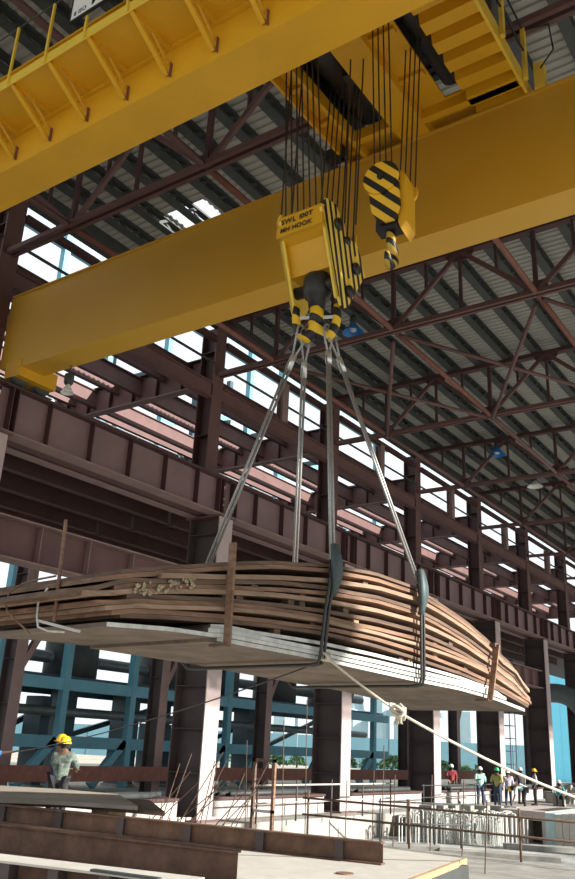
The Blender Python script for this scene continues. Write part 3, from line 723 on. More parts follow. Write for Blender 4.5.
pad(-0.99, 1.08, 'dark green edge protector under the sling that carries the tag line')
pad(0.93, 1.08, 'dark green edge protector under the sling at the drooping half')
# tag line
kn0 = L3(-1.13, 1.19, lerp(BOTZ, -1.1)+0.03)
k1 = onX(398, 712, -4.6); e1 = onX(600, 806, -3.2); 
tg = thing('tag_line', 'pale rope tied to the slung stack with a frayed knot halfway', 'rope', kn0)
def sagl(a, b, s, n=10): return [a.lerp(b, i/n)-Vector((0, 0, s*4*(i/n)*(1-i/n))) for i in range(n+1)]
MB().tube([p-kn0 for p in sagl(kn0, k1, 0.015)], 0.014, 8).build('rope', 'tagrope', tg, True)
MB().tube([p-kn0 for p in sagl(k1, e1, 0.07)], 0.017, 8).build('rope', 'tagrope', tg, True)
km = MB()
for i in range(7):
    a = i*1.1; c = k1-kn0+Vector((0.03*math.cos(a), 0.03*math.sin(a), 0.03*math.sin(a*1.7)))
    km.tube([c+Vector((0.06*math.cos(b_+a), 0.05*math.sin(b_), 0.06*math.sin(b_+a*0.5))) for b_ in [j*PI/4 for j in range(9)]], 0.016, 6)
for i in range(8):
    c = k1-kn0; km.tube([c, c+Vector((random.uniform(-.05, .07), random.uniform(-.05, .05), -0.10-random.random()*0.05))], 0.007, 5)
km.build('knot', 'tagrope', tg, True)
k2 = MB(); c = kn0-kn0
for i in range(4): k2.tube([c+Vector((0.05*math.cos(j*PI/4+i), 0.05*math.sin(j*PI/4), 0.045*math.sin(j*PI/4+i*0.8))) for j in range(9)], 0.014, 6)
k2.build('knot', 'tagrope', tg, True)

# ================================================================== people
def skin_obj(name, verts, edges, radii, m, parent, root=0, sub=1):
    me = bpy.data.meshes.new(name); me.from_pydata(verts, edges, []); me.materials.append(MATS[m])
    o = link(name, me, parent)
    md = o.modifiers.new('skin', 'SKIN'); md.use_smooth_shade = True
    sv = me.skin_vertices[0].data
    for i, r_ in enumerate(radii):
        sv[i].radius = (r_, r_) if not isinstance(r_, tuple) else r_
        sv[i].use_root = (i == root)
    if sub:
        s = o.modifiers.new('subsurf', 'SUBSURF'); s.levels = sub; s.render_levels = sub
    return o
def person(label, loc, rz, shirt, trousers, hat, scale=1.0, pose=None, group=None):
    p = thing('person', label, 'person', loc, rz, group); p.scale = (scale,)*3
    P = dict(pelvis=(0, 0, 0.94), belly=(0, 0, 1.08), chest=(0, 0.0, 1.30), neck=(0, 0, 1.46), head=(0, -0.01, 1.56), crown=(0, -0.01, 1.67),
             shL=(-0.19, 0, 1.40), elL=(-0.25, 0.03, 1.13), wrL=(-0.25, -0.06, 0.90), shR=(0.19, 0, 1.40), elR=(0.25, 0.03, 1.13), wrR=(0.25, -0.06, 0.90),
             hiL=(-0.09, 0, 0.90), knL=(-0.11, -0.02, 0.50), anL=(-0.12, 0.02, 0.09), toL=(-0.13, -0.15, 0.035),
             hiR=(0.09, 0, 0.90), knR=(0.11, -0.02, 0.50), anR=(0.12, 0.02, 0.09), toR=(0.13, -0.15, 0.035))
    if pose: P.update(pose)
    P = {k: Vector(v) for k, v in P.items()}
    names = list(P); V = [P[n] for n in names]; ix = {n: i for i, n in enumerate(names)}
    E_ = [('pelvis', 'belly'), ('belly', 'chest'), ('chest', 'neck'), ('neck', 'head'), ('head', 'crown'), ('chest', 'shL'), ('shL', 'elL'), ('elL', 'wrL'),
          ('chest', 'shR'), ('shR', 'elR'), ('elR', 'wrR'), ('pelvis', 'hiL'), ('hiL', 'knL'), ('knL', 'anL'), ('anL', 'toL'), ('pelvis', 'hiR'), ('hiR', 'knR'), ('knR', 'anR'), ('anR', 'toR')]
    rad = dict(pelvis=0.12, belly=0.11, chest=0.125, neck=0.052, head=0.088, crown=0.07, sh=0.062, el=0.042, wr=0.03, hi=0.085, kn=0.058, an=0.04, to=0.035)
    E2 = [(ix[a], ix[b]) for a, b in E_]; R2 = [rad.get(n) or rad[n[:2]] for n in names]
    # hands: palm, four fingers, thumb
    for sd_ in 'LR':
        wv = P['wr'+sd_]; fd = (wv-P['el'+sd_]).normalized(); sx = Vector((1, 0, 0)) if abs(fd.x) < 0.7 else Vector((0, 1, 0))
        sx = (sx-fd*sx.dot(fd)).normalized(); nx = fd.cross(sx)
        pi_ = len(V); V.append(wv+fd*0.06); R2.append(0.03); E2.append((ix['wr'+sd_], pi_))
        for j, (o_, ln) in enumerate(((-0.03, 0.07), (-0.01, 0.085), (0.01, 0.08), (0.03, 0.065))):
            b = len(V); V.append(wv+fd*0.10+sx*o_); V.append(wv+fd*(0.10+ln*0.9)+sx*o_*1.1+nx*0.02); R2 += [0.009, 0.008]; E2 += [(pi_, b), (b, b+1)]
        b = len(V); V.append(wv+fd*0.05+sx*0.05); V.append(wv+fd*0.09+sx*0.06+nx*0.02); R2 += [0.010, 0.009]; E2 += [(pi_, b), (b, b+1)]
    hd = (P['crown']-P['head']).normalized(); fw = Vector((0, -1, 0)); fw = (fw-hd*fw.dot(hd)).normalized()
    nb = len(V); V.append(P['head']+fw*0.105); R2.append(0.014); E2.append((ix['head'], nb))
    skin_obj('body', V, E2, R2, 'skin', p)
    def sub(nm, keys, edges, infl, m, extra=None):
        kk = list(keys); jx = {n: i for i, n in enumerate(kk)}
        vv = [P[n] if n in P else extra[n] for n in kk]
        skin_obj(nm, vv, [(jx[a], jx[b]) for a, b in edges], [infl.get(n) or infl[n[:2]] for n in kk], m, p)
    half = {'fL': P['elL'].lerp(P['wrL'], 0.35), 'fR': P['elR'].lerp(P['wrR'], 0.35)}
    hem = P['pelvis']+(P['pelvis']-P['belly'])*0.35
    half['hem'] = hem
    sub('shirt', ('belly', 'hem', 'chest', 'shL', 'elL', 'fL', 'shR', 'elR', 'fR'), [('hem', 'belly'), ('belly', 'chest'), ('chest', 'shL'), ('shL', 'elL'), ('elL', 'fL'), ('chest', 'shR'), ('shR', 'elR'), ('elR', 'fR')],
        dict(hem=0.155, belly=0.145, chest=0.155, sh=0.085, el=0.065, fL=0.055, fR=0.055), shirt, half)
    sub('trousers', ('pelvis', 'hiL', 'knL', 'anL', 'hiR', 'knR', 'anR'), [('pelvis', 'hiL'), ('hiL', 'knL'), ('knL', 'anL'), ('pelvis', 'hiR'), ('hiR', 'knR'), ('knR', 'anR')],
        dict(pelvis=0.135, hi=0.105, kn=0.08, an=0.062), trousers)
    for sd_ in 'LR':
        a, t = P['an'+sd_], P['to'+sd_]
        MB().tube([a+Vector((0, 0.05, -0.035)), a+Vector((0, -0.02, -0.02)), t+Vector((0, 0.02, 0.01)), t+Vector((0, -0.06, 0.0))], [0.05, 0.06, 0.05, 0.035], 10).build('boot', 'boot', p, True)
    hm = MB().lathe([(0.118, 0), (0.116, 0.03), (0.108, 0.075), (0.085, 0.115), (0.05, 0.138), (0.012, 0.145)], 18)
    h = hm.build('helmet', hat, p, True); h.location = P['head']+hd*0.055-fw*0.0; h.rotation_euler = hd.to_track_quat('Z', 'Y').to_euler()
    bm_ = MB().prism([(0.135*math.cos(a)*0.95, 0.13*math.sin(a)-(0.05 if math.sin(a) < 0 else 0)) for a in [i*2*PI/20 for i in range(20)]], -0.006, 0.006, 'z')
    bo = bm_.build('helmet_brim', hat, h)
    hr = MB().lathe([(0.07, -0.13), (0.098, -0.09), (0.102, 0.0), (0.1, 0.02)], 14).build('hair', 'hair', h, True); hr.location = (0, 0.022, 0.0)
    return p
def face(px_, py_): return math.atan2(px_, -py_)
def at(x, y, z=0.0): return onZ(x, y, z)
workers = [
 ('worker in a mint shirt, blue jeans and white helmet on the pit edge', 481, 807, 'shirt_mint', 'jeans', 'hat_white', 0.6, None),
 ('worker in an olive vest, dark jeans and green helmet seen from behind', 498, 808, 'shirt_olive', 'jeans', 'hat_green', 3.2, None),
 ('worker in a lavender shirt and jeans beside the green helmet', 509, 807.5, 'shirt_lav', 'jeans', 'hat_white', 3.6, None),
 ('worker in a dark vest and white helmet behind the stooping worker', 521.5, 804, 'shirt_dark', 'trouser_dark', 'hat_white', 1.0, None),
 ('worker in a grey shirt, dark trousers and yellow helmet beside a column', 536, 806, 'shirt_grey', 'trouser_dark', 'hat_yellow', 5.2, None),
 ('worker in a red vest, khaki trousers and white helmet near the far columns', 452, 801.0, 'shirt_red', 'trouser_khaki', 'hat_white', 0.4, None)]
armsup = dict(elL=(-0.24, -0.12, 1.16), wrL=(-0.14, -0.32, 1.18))
armsback = dict(elR=(0.26, 0.08, 1.15), wrR=(0.12, 0.10, 0.98), elL=(-0.26, 0.08, 1.15), wrL=(-0.12, 0.10, 0.98))
for i, (lab, x, y, sh, trz, ht, rz, po_) in enumerate(workers):
    person(lab, at(x, y), rz, sh, trz, ht, 0.98 if i != 2 else 0.93, armsup if i in (0, 5) else (armsback if i in (1,) else None), 'workers on the pit edge')
bend = dict(pelvis=(0, 0.08, 0.86), belly=(0, -0.05, 0.96), chest=(0, -0.28, 0.98), neck=(0, -0.46, 0.92), head=(0, -0.56, 0.86), crown=(0, -0.66, 0.82),
            shL=(-0.19, -0.36, 0.94), elL=(-0.24, -0.40, 0.66), wrL=(-0.18, -0.48, 0.42), shR=(0.19, -0.36, 0.94), elR=(0.24, -0.40, 0.66), wrR=(0.18, -0.48, 0.42), hiL=(-0.09, 0.08, 0.84), hiR=(0.09, 0.08, 0.84))
person('stooping worker in a pale shirt bending to the ground among the others', at(525, 809), -1.3, 'shirt_pale', 'trouser_dark', 'hat_yellow', 0.98, bend, 'workers on the pit edge')
sit = dict(pelvis=(0, 0, 0.40), belly=(0, -0.03, 0.54), chest=(0, -0.06, 0.76), neck=(0, -0.08, 0.92), head=(0, -0.10, 1.02), crown=(0, -0.10, 1.13),
           shL=(-0.19, -0.06, 0.86), elL=(-0.25, -0.12, 0.60), wrL=(-0.18, -0.33, 0.52), shR=(0.19, -0.06, 0.86), elR=(0.25, -0.12, 0.60), wrR=(0.18, -0.33, 0.52),
           hiL=(-0.09, -0.03, 0.38), knL=(-0.13, -0.42, 0.46), anL=(-0.13, -0.40, 0.09), toL=(-0.14, -0.57, 0.035), hiR=(0.09, -0.03, 0.38), knR=(0.13, -0.42, 0.46), anR=(0.13, -0.40, 0.09), toR=(0.14, -0.57, 0.035))
ps = at(560, 806)
person('seated person in a teal shirt on a block near the cyan wall', ps, 0.4, 'shirt_teal', 'trouser_dark', 'hat_white', 1.0, sit)
m = MB(); m.prism([(-0.25, 0), (0.25, 0), (0.23, 0.30), (-0.23, 0.30)], -0.3, 0.2, 'y'); o = m.build('seat_block', 'concrete'); o.location = (ps.x, ps.y, 0); tag(o, 'low concrete block under the seated person', 'block')
# two workers with yellow helmets near the blue frame, one with a blue sleeve at the rope
wl = CAM+ray(63, 760)*16.9
PLZ = 0.42
armsfront = dict(elL=(-0.26, -0.14, 1.18), wrL=(-0.16, -0.36, 1.10), elR=(0.26, -0.14, 1.18), wrR=(0.16, -0.36, 1.10))
person('worker in a camouflage shirt and yellow helmet standing behind the foreground beams', (wl.x, wl.y, PLZ), 3.6, 'camo', 'trouser_dark', 'hat_yellow', 1.0, armsfront)
wl2 = CAM+ray(59, 760)*17.7
person('worker in a navy shirt and yellow helmet hidden behind the camouflage shirt', (wl2.x, wl2.y, PLZ), 3.2, 'shirt_navy', 'trouser_dark', 'hat_yellow', 1.02, armsfront)
wb_ = CAM+ray(-16, 745)*17.0
bp = person('worker in a blue shirt reaching out to hold the thin guide rope', (wb_.x, wb_.y, PLZ), 0.0, 'shirt_blue', 'jeans', 'hat_yellow', 1.0,
       dict(shR=(0.19, -0.02, 1.40), elR=(0.38, 0.10, 1.36), wrR=(0.60, 0.22, 1.40), elL=(-0.25, 0, 1.15)))
hand = Vector((wb_.x, wb_.y, PLZ))+Vector((0.66, 0.25, 1.40))
m = MB(); m.tube(sagl(hand, L3(-1.13, 1.2, lerp(BOTZ, -1.1)), 0.12, 14), 0.009, 6)
tag(m.build('guide_rope', 'rope_steel', smooth=True), 'thin dark guide rope from the blue sleeve up to the slung stack', 'rope')

# ================================================================== beams and plates in the foreground
def ibeam(label, a, b, h, bw, nst, mm='beam_rust', stm='dark_column', flm=None):
    a = Vector(a); b = Vector(b); L = (b-a).length; ang = math.atan2(b.y-a.y, b.x-a.x)
    t = thing('steel_beam', label, 'beam', a, ang)
    MB().box(0, L, -0.008, 0.008, 0.02, h-0.02).build('web', mm, t)
    MB().box(0, L, -bw/2, bw/2, h-0.02, h).build('top_flange', flm or mm, t)
    MB().box(0, L, -bw/2, bw/2, 0, 0.02).build('bottom_flange', mm, t)
    sm = MB().box(-0.055, 0.055, -bw*0.42, -0.008, 0.02, h-0.02).mesh('stiffener', stm)
    for i in range(nst): link('stiffener', sm, t, (L*(i+0.5)/nst, 0, 0))
    return t
PFZ = 0.9        # raised working platform in the foreground
def fz(x, y, z): p = onZ(x, y, z); return (p.x, p.y)
plat = thing('working_platform', 'raised pale platform of dusty plates carrying the loose rusty beams', 'platform', (0, 0, 0))
outl = [fz(-40, 806, PFZ), fz(384, 848, PFZ), fz(463, 858, PFZ), fz(395, 884, PFZ), (-1.2, 3.0), (-7.5, 3.0)]
MB().prism(outl, PFZ-0.05, PFZ, 'z').build('deck', 'board', plat)
ed = [fz(463, 858, PFZ), fz(395, 884, PFZ), (-1.2, 3.0)]
for a_, b_ in zip(ed, ed[1:]): MB().bar((a_[0]+0.03, a_[1], PFZ-0.03), (b_[0]+0.03, b_[1], PFZ-0.03), 0.05, 0.07).build('edge_board', 'wood', plat)
for a_, b_ in ((outl[0], outl[1]), (outl[3], outl[5]), (outl[2], (-7.5, 5.5))): MB().bar((a_[0]*0.98, a_[1]*0.98, 0.425), (b_[0]*0.98, b_[1]*0.98, 0.425), 0.2, 0.85).build('support', 'slate', plat)
def bx(x, y, z): p = onZ(x, y, z); return Vector((p.x, p.y, PFZ+0.001))
b_ = bx(383, 865, PFZ); hA = 0.25
a_ = onZ(0, 804, PFZ+hA); d_ = (Vector((a_.x, a_.y, b_.z))-b_)
ibeam('long rusty steel beam with grey web stiffeners lying behind the other beams', b_+d_*1.25, b_, hA, 0.14, 7)
hB = 0.30
b_ = onZ(238, 851, PFZ+hB); a_ = onZ(0, 823, PFZ+hB); b_.z = a_.z = PFZ+0.001; d_ = a_-b_
ibeam('rusty brown steel beam without stiffeners lying between the other two beams', b_+d_*1.3, b_, hB, 0.13, 0)
hC = 0.20
b_ = onZ(195, 880, PFZ+hC); a_ = onZ(0, 857, PFZ+hC); b_.z = a_.z = PFZ+0.001; d_ = a_-b_
ibeam('pale topped wide steel beam lying lowest beside the rusty brown beam', b_+d_*1.3, b_, hC, 0.36, 5, flm='board')  # sunlight on the top flange put into its paler colour
o = MB().box(-0.35, 0.35, -0.03, 0.03, 0, 0.02).build('loose_bar', 'slate'); p_ = onZ(125, 876, PFZ+hC); o.location = (p_.x, p_.y, PFZ+hC+0.002); o.rotation_euler.z = 0.15; tag(o, 'small dark bar lying on the pale topped beam', 'bar')
o = MB().lathe([(0.05, 0), (0.10, 0.0), (0.10, 0.012), (0.05, 0.014)], 16).build('steel_washer', 'rust'); p_ = onZ(345, 874, PFZ); o.location = (p_.x, p_.y, PFZ+0.001); tag(o, 'flat rusty washer lying on the pale platform', 'washer')
def slab(name, label, cat, pts, z0, z1, m):
    o = MB().prism([(p[0], p[1]) for p in pts], z0, z1, 'z').build(name, m); return tag(o, label, cat)
SZ = 1.2
slab('steel_platform_plate', 'big dusty steel plate laid level in front of the two yellow helmets', 'plate', [fz(-70, 796, SZ), fz(60, 801, SZ), fz(138, 806, SZ), fz(118, 794, SZ), fz(60, 789, SZ), fz(-60, 782, SZ)], SZ-0.06, SZ, 'dust_plate')
slab('steel_platform_plate', 'second dusty steel plate lying under the big dusty plate', 'plate', [fz(-70, 797, SZ-0.061), fz(70, 804, SZ-0.061), fz(165, 812, SZ-0.061), fz(150, 800, SZ-0.061), fz(-60, 785, SZ-0.061)], SZ-0.12, SZ-0.061, 'rust_dark')
for x_, y_ in ((20, 793), (110, 801), (-30, 788)):
    p_ = onZ(x_, y_, SZ); o = MB().box(-0.2, 0.2, -0.2, 0.2, 0, SZ-0.121).build('timber_block', 'wood'); o.location = (p_.x, p_.y, 0)
    tag(o, 'timber block supporting the dusty plates before the workers', 'block', 'timber blocks under the plates')
slab('worker_platform', 'low steel platform under the feet of the workers with yellow helmets', 'platform', [(wl.x-1.35, wl.y-0.6), (wl.x+0.8, wl.y-0.4), (wl.x+0.8, wl.y+1.5), (wl.x-1.35, wl.y+1.5)], 0.0, PLZ, 'dust_plate')
# white boards by the column base
for i in range(7):
    a = onZ(140+i*8, 815, 0.12)*0.97
    o = MB().box(-0.13, 0.13, -0.55, 0.55, 0, 0.12).build('white_board', 'board'); o.location = (a.x, a.y+0.5, 0); o.rotation_euler.z = -0.2
    tag(o, 'white board laid edge to edge beside the column base', 'board', 'white boards by the column base')

# ================================================================== pit: rebar, stubs, guard rails, plinths
bar_me = MB(); bar_me.tube([(0, 0, 0), (0, 0, 1.0), (0.03, 0, 1.05), (0.10, 0, 1.07), (0.2, 0, 1.07)], 0.025, 6)
bar_me = bar_me.mesh('rebar', 'zinc')
def pit_pt(x, y): return onZ(x, y, PZ)
pa, pb = pit_pt(398, 842), pit_pt(503, 846)
for j in range(4):
    for i in range(26):
        f_ = i/25; p = pa.lerp(pb, f_)+Vector((0.2, 0.98, 0)).normalized()*(j*0.55)+Vector((random.uniform(-.05, .05), random.uniform(-.05, .05), 0))
        o = link('starter_bar', bar_me, None, (p.x, p.y, PZ)); o.rotation_euler = (random.uniform(-.03, .03), random.uniform(-.03, .03), random.uniform(0, 6)); o.scale.z = random.uniform(0.8, 1.05)
        tag(o, 'dusty upright starter bar in the foundation cage of the pit', 'rebar', 'starter bars in the pit')
stub = MB().prism([(-0.32, -0.32), (0.32, -0.32), (0.32, 0.32), (-0.32, 0.32)], 0, 0.55, 'z')
stub.prism([(-0.4, -0.4), (0.4, -0.4), (0.4, 0.4), (-0.4, 0.4)], 0.55, 0.85, 'z'); stub.prism([(-0.25, -0.25), (0.25, -0.25), (0.25, 0.25), (-0.25, 0.25)], 0.85, 1.15, 'z')
stub = stub.mesh('concrete_stub', 'concrete')
for x, y in ((440, 838), (452, 837.5), (467, 837.5), (483, 837.5), (498, 837.5), (513, 838), (428, 838.5)):
    p = pit_pt(x, y); o = link('concrete_stub', stub, None, (p.x, p.y, PZ)); o.rotation_euler.z = 0.1
    tag(o, 'stepped concrete column stub standing in the pit behind the starter bars', 'column stub', 'concrete stubs in the pit')
fbk = thing('foundation_block', 'pale concrete foundation block with a dark recess and formwork boards in the pit', 'foundation', (0, 0, PZ))
def fby(x): return onY(x, 825, 33.5).x
MB().box(fby(500), fby(526), 33.5, 37.5, 0, 1.12).build('block', 'plaster', fbk)
MB().box(fby(526), fby(542), 34.3, 37.5, 0, 1.12).build('recess_wall', 'dark_column', fbk)
MB().box(fby(526), fby(542), 33.5, 34.3, 0.80, 1.12).build('lintel', 'plaster', fbk)
MB().box(fby(542), fby(546), 33.5, 37.5, 0, 1.12).build('block', 'plaster', fbk)
MB().box(fby(546), fby(556), 33.45, 37.5, 0, 1.10).build('pale_panel', 'shirt_pale', fbk)
for i in range(8):
    x0 = fby(556)+i*0.26; MB().box(x0, x0+0.245, 33.42+0.02*(i % 2), 37.5, 0, 1.08+0.03*(i % 3)).build('formwork_board', 'board', fbk)
# low kerbs and pale slabs on the pit floor
for i, (x0, y0, x1, y1) in enumerate(((392, 848, 440, 851), (505, 848, 575, 852), (440, 853, 560, 862))):
    a, b = pit_pt(x0, y0), pit_pt(x1, y1); d = (b-a); L = d.length
    o = MB().box(0, L, -0.35, 0.35, 0, 0.14).build('concrete_kerb', 'concrete'); o.location = a; o.rotation_euler.z = math.atan2(d.y, d.x)
    tag(o, ['short low concrete kerb on the pit floor left of the starter bars', 'low concrete kerb running on from the starter bars', 'long low concrete kerb before the starter bars'][i], 'kerb')
def guard_rail(label, a, b, posts, heights, r_, m, ph=1.1, rm=None):
    a = Vector(a); b = Vector(b); t = thing('guard_rail', label, 'guard rail', a); d = b-a
    for f_ in posts: MB().tube([d*f_, d*f_+Vector((0, 0, ph))], r_, 8).build('post', m, t, True)
    for hh in heights: MB().tube([d*(-0.02)+Vector((0, 0, hh)), d*1.02+Vector((0, 0, hh))], r_*0.9, 8).build('rail', rm or m, t, True)
guard_rail('rusty pipe guard rail along the near edge of the pit', (-13.1, 20.1, 0), (-4.4, 20.1, 0), (0, 0.34, 0.66, 1.0), (0.52, 0.92), 0.03, 'rust_dark')
guard_rail('pale pipe guard rail beside the first column at the pit', (-15.9, 21.6, 0), (-15.9, 30.0, 0), (0.0, 0.25, 0.5, 0.75, 1.0), (0.55, 1.05), 0.03, 'dark_column', 1.2, 'board')
guard_rail('thin pale guard rail in front of the far workers', (-16.0, 33.0, 0), (-16.0, 41.0, 0), (0.0, 0.33, 0.66, 1.0), (0.5, 0.95), 0.025, 'slate', 1.0)
guard_rail('dark guard rail standing in the pit by the concrete kerb', pit_pt(380, 848), pit_pt(470, 850), (0, 0.3, 0.6, 0.9), (0.75, 1.4), 0.03, 'slate', 1.5)
# rusty door-like frame at the pit
fa = onY(296, 830, 20.6)
fr = thing('rusty_portal', 'tall narrow rusty frame standing upright behind the long beam', 'frame', (fa.x, 19.0, 0))
for dx in (-0.32, 0.32): MB().box(dx-0.04, dx+0.04, -0.04, 0.04, 0, 1.85).build('upright', 'rust_dark' if dx < 0 else 'rust', fr)
MB().box(-0.36, 0.36, -0.04, 0.04, 1.77, 1.85).build('crossbar', 'rust_dark', fr)
MB().box(-0.36, 0.36, -0.04, 0.04, 0.55, 0.62).build('crossbar', 'board', fr)
# thin upright and slanting bars
thin = MB().tube([(0, 0, 0), (0, 0, 1)], 0.013, 6).mesh('loose_rod', 'rust_dark')
def rod(p, q):
    p = Vector(p); q = Vector(q); o = link('loose_rod', thin, None, p); d = q-p
    o.rotation_euler = d.to_track_quat('Z', 'Y').to_euler(); o.scale.z = d.length
    tag(o, 'thin rusty rod sticking up near the column base and pit', 'rod', 'thin rods around the pit')
for i in range(16):
    x0 = 150+i*5.5; a = onZ(x0, 818, 0.0); a.x, a.y = a.x*(18.9-0.03*i)/a.y, 18.9-0.03*i
    b = onY(x0+random.uniform(10, 60), random.uniform(752, 790), a.y+0.2); rod(a, b)
for x, ytop, yb in ((245, 740, 830), (282, 720, 830), (305, 700, 832), (272, 765, 825), (256, 790, 828), (345, 780, 838), (372, 770, 838), (382, 745, 838), (393, 775, 840), (485, 800, 868), (430, 775, 845), (462, 780, 850)):
    a = onZ(x, yb, 0) if yb < 836 else onZ(x, yb+6, 0)
    if a.y > PY0-0.3: a = onY(x, yb, PY0-0.2); a.z = 0
    b = onY(x+2, ytop, a.y); rod(a, b)
# plinth walls between columns
for k, (a, b) in enumerate(zip(COLY, COLY[1:])):
    if k > 5: break
    o = MB().box(D-0.75, D-0.45, a+0.7, b-0.7, 0, 0.55).build('plinth_wall', 'plaster'); tag(o, '%s low pale plinth wall between runway columns counting from the crane' % ORD[k], 'wall', 'plinth walls between the columns')
    o = MB().box(D-1.0, D-0.35, a+0.75, b-0.75, 0.55, 0.62).build('plinth_capping', 'maroon_dark'); tag(o, 'dark capping plank on the %s low plinth wall from the crane' % ORD[k], 'plank', 'planks on the plinth walls')
    for j in range(3):
        o = MB().tube([(D-0.9+0.2*j, a+1.2+0.3*j, 0.695), (D-0.9+0.2*j, b-1.0-0.4*j, 0.695)], 0.075, 8).build('stored_pipe', 'slate', smooth=True)
        tag(o, 'dark pipe stored on top of a low plinth wall', 'pipe', 'pipes stored on the plinth walls')
# pale long horizontal beam at the rear
o = MB().box(REAR+0.4, REAR+0.7, 10, 70, 0.55, 1.1).build('rear_kerb_beam', 'primer_rust'); tag(o, 'long low reddish beam lying along the rear columns', 'beam')
# ladders of reinforcement mesh standing by the far column
cg = thing('wire_cage', 'tall thin wire cage tower standing between the two far columns', 'cage', (-19.0, 49.5, 0))
for dx, dy in ((-0.45, -0.45), (0.45, -0.45), (0.45, 0.45), (-0.45, 0.45)): MB().tube([(dx*1.6, dy, 0), (dx*1.6, dy, 7)], 0.03, 6).build('leg', 'slate', cg)
for i in range(10):
    z = 0.4+i*0.7
    MB().tube([(-0.72, -0.45, z), (0.72, -0.45, z), (0.72, 0.45, z), (-0.72, 0.45, z), (-0.72, -0.45, z)], 0.02, 5).build('ring', 'slate', cg)

# ================================================================== lamps
def lamp(label, p, shade, r_, h_, hang, inner='glass_white'):
    t = thing('high_bay_lamp', label, 'lamp', p)
    MB().lathe([(r_*0.25, h_), (r_*0.35, h_*0.8), (r_*0.8, h_*0.25), (r_, 0.0), (r_*0.97, 0.0), (r_*0.77, h_*0.24), (r_*0.3, h_*0.75)], 20).build('shade', shade, t, True)
    MB().lathe([(0.10, h_), (0.12, h_+0.05), (0.12, h_+0.26), (0.05, h_+0.3)], 14).build('housing', 'slate', t, True)
    MB().lathe([(0.02, h_*0.1), (r_*0.3, h_*0.2), (r_*0.3, h_*0.6), (0.05, h_*0.75)], 12).build('bulb', inner, t, True)
    MB().tube([(0, 0, h_+0.28), (0, 0, hang)], 0.015, 6).build('hanger', 'slate', t)
lamp('grey bell lamp hanging under the end of the far crane girder', onY(67, 393, 12.4), 'glass_white', 0.17, 0.24, 11.0-onY(67, 393, 12.4).z+0.02)
p_ = onY(497, 455, 36.6); lamp('bright blue bell lamp hanging from a roof truss well beyond the hooks', p_, 'blue_shade', 0.42, 0.4, 16.55-p_.z)
p_ = onY(525, 488, 41.6); p_.x = -16.95+1.135*round((p_.x+16.95)/1.135); lamp('pale lamp hanging far down among the roof trusses', p_, 'glass_white', 0.42, 0.3, 16.72-p_.z)
p_ = onY(353, 333, 20.6); lamp('blue bell lamp hanging in the roof just behind the main hook', p_, 'blue_shade', 0.36, 0.35, 16.55-p_.z)

# ================================================================== outdoors: blue frame, duct, cyan wall, fence, trees
tf = thing('blue_steel_frame', 'blue steel trestle frame with crossbeams and diagonal braces outside the rear columns', 'steel frame', (0, 0, 0))
TX = -30.0
def tb(nm, a, b, wd, ht, m='teal'): MB().bar(a, b, wd, ht).build(nm, m, tf)
cols_ = [22.3, 25.9, 30.1, 37.6, 41.0, 47.5, 54]
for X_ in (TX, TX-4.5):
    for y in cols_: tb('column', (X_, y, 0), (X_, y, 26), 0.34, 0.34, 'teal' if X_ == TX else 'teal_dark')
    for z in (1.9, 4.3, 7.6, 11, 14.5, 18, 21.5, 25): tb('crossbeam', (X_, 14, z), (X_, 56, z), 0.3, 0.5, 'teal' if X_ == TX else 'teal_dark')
for y0, y1 in zip(cols_, cols_[1:]):
    tb('diagonal', (TX, y1-0.2, 2.0), (TX, y1-2.0 if y1-y0 > 2.5 else y0, 0.1), 0.3, 0.36)
    tb('diagonal', (TX-4.5, y0, 2.1), (TX-4.5, y1, 4.1), 0.2, 0.25, 'teal_dark')
    tb('diagonal', (TX, y0, 11.2), (TX, y1, 14.3), 0.2, 0.25); tb('diagonal', (TX, y1, 14.7), (TX, y0, 17.8), 0.2, 0.25); tb('diagonal', (TX, y0, 18.2), (TX, y1, 21.3), 0.2, 0.25)
for y in cols_:
    for z in (2.0, 4.5, 7.8, 14.5, 21.5): tb('strut', (TX, y, z), (TX-4.5, y, z), 0.22, 0.3, 'teal_dark')
MB().box(TX-4.6, TX-0.3, 14, 56, 4.62, 4.7).build('deck', 'teal_dark', tf)
for i, (y, h_, r_) in enumerate(((19.0, 2.4, 1.2), (23.6, 2.8, 1.0), (28.0, 2.2, 1.3), (34.5, 2.6, 1.4), (39.5, 2.3, 1.1), (45.0, 2.5, 1.4), (51, 2.4, 1.2))):
    v_ = thing('process_vessel', '%s dark domed vessel on the blue frame deck counting away from the crane' % ORD[i], 'vessel', (TX-2.2, y, 4.7), 0, 'vessels on the blue frame')
    MB().lathe([(r_*0.9, 0), (r_, 0.1), (r_, h_*0.75), (r_*0.8, h_*0.92), (r_*0.3, h_)], 18).build('shell', 'slate', v_, True)
    MB().lathe([(0.2, h_*0.97), (0.2, h_+0.35), (0.32, h_+0.36), (0.32, h_+0.45)], 12).build('nozzle', 'duct', v_, True)
for i, (y, z1, wd) in enumerate(((17.5, 4.6, 1.2), (24.2, 4.6, 0.9), (27.4, 3.9, 0.55), (28.9, 4.6, 0.7), (33.2, 4.6, 0.9), (35.6, 3.0, 1.3), (39.2, 4.6, 0.8), (44.0, 4.6, 1.5))):
    c_ = thing('control_cabinet', '%s dark upright casing under the blue frame counting away from the crane' % ORD[i], 'casing', (TX-3.4, y, -0.15), 0, 'casings under the blue frame')
    MB().box(-0.6, 0.6, -wd/2, wd/2, 0.12, z1+0.13).build('casing', 'teal_dark', c_)
    MB().box(-0.7, 0.7, -wd/2-0.1, wd/2+0.1, 0, 0.12).build('base', 'concrete', c_)
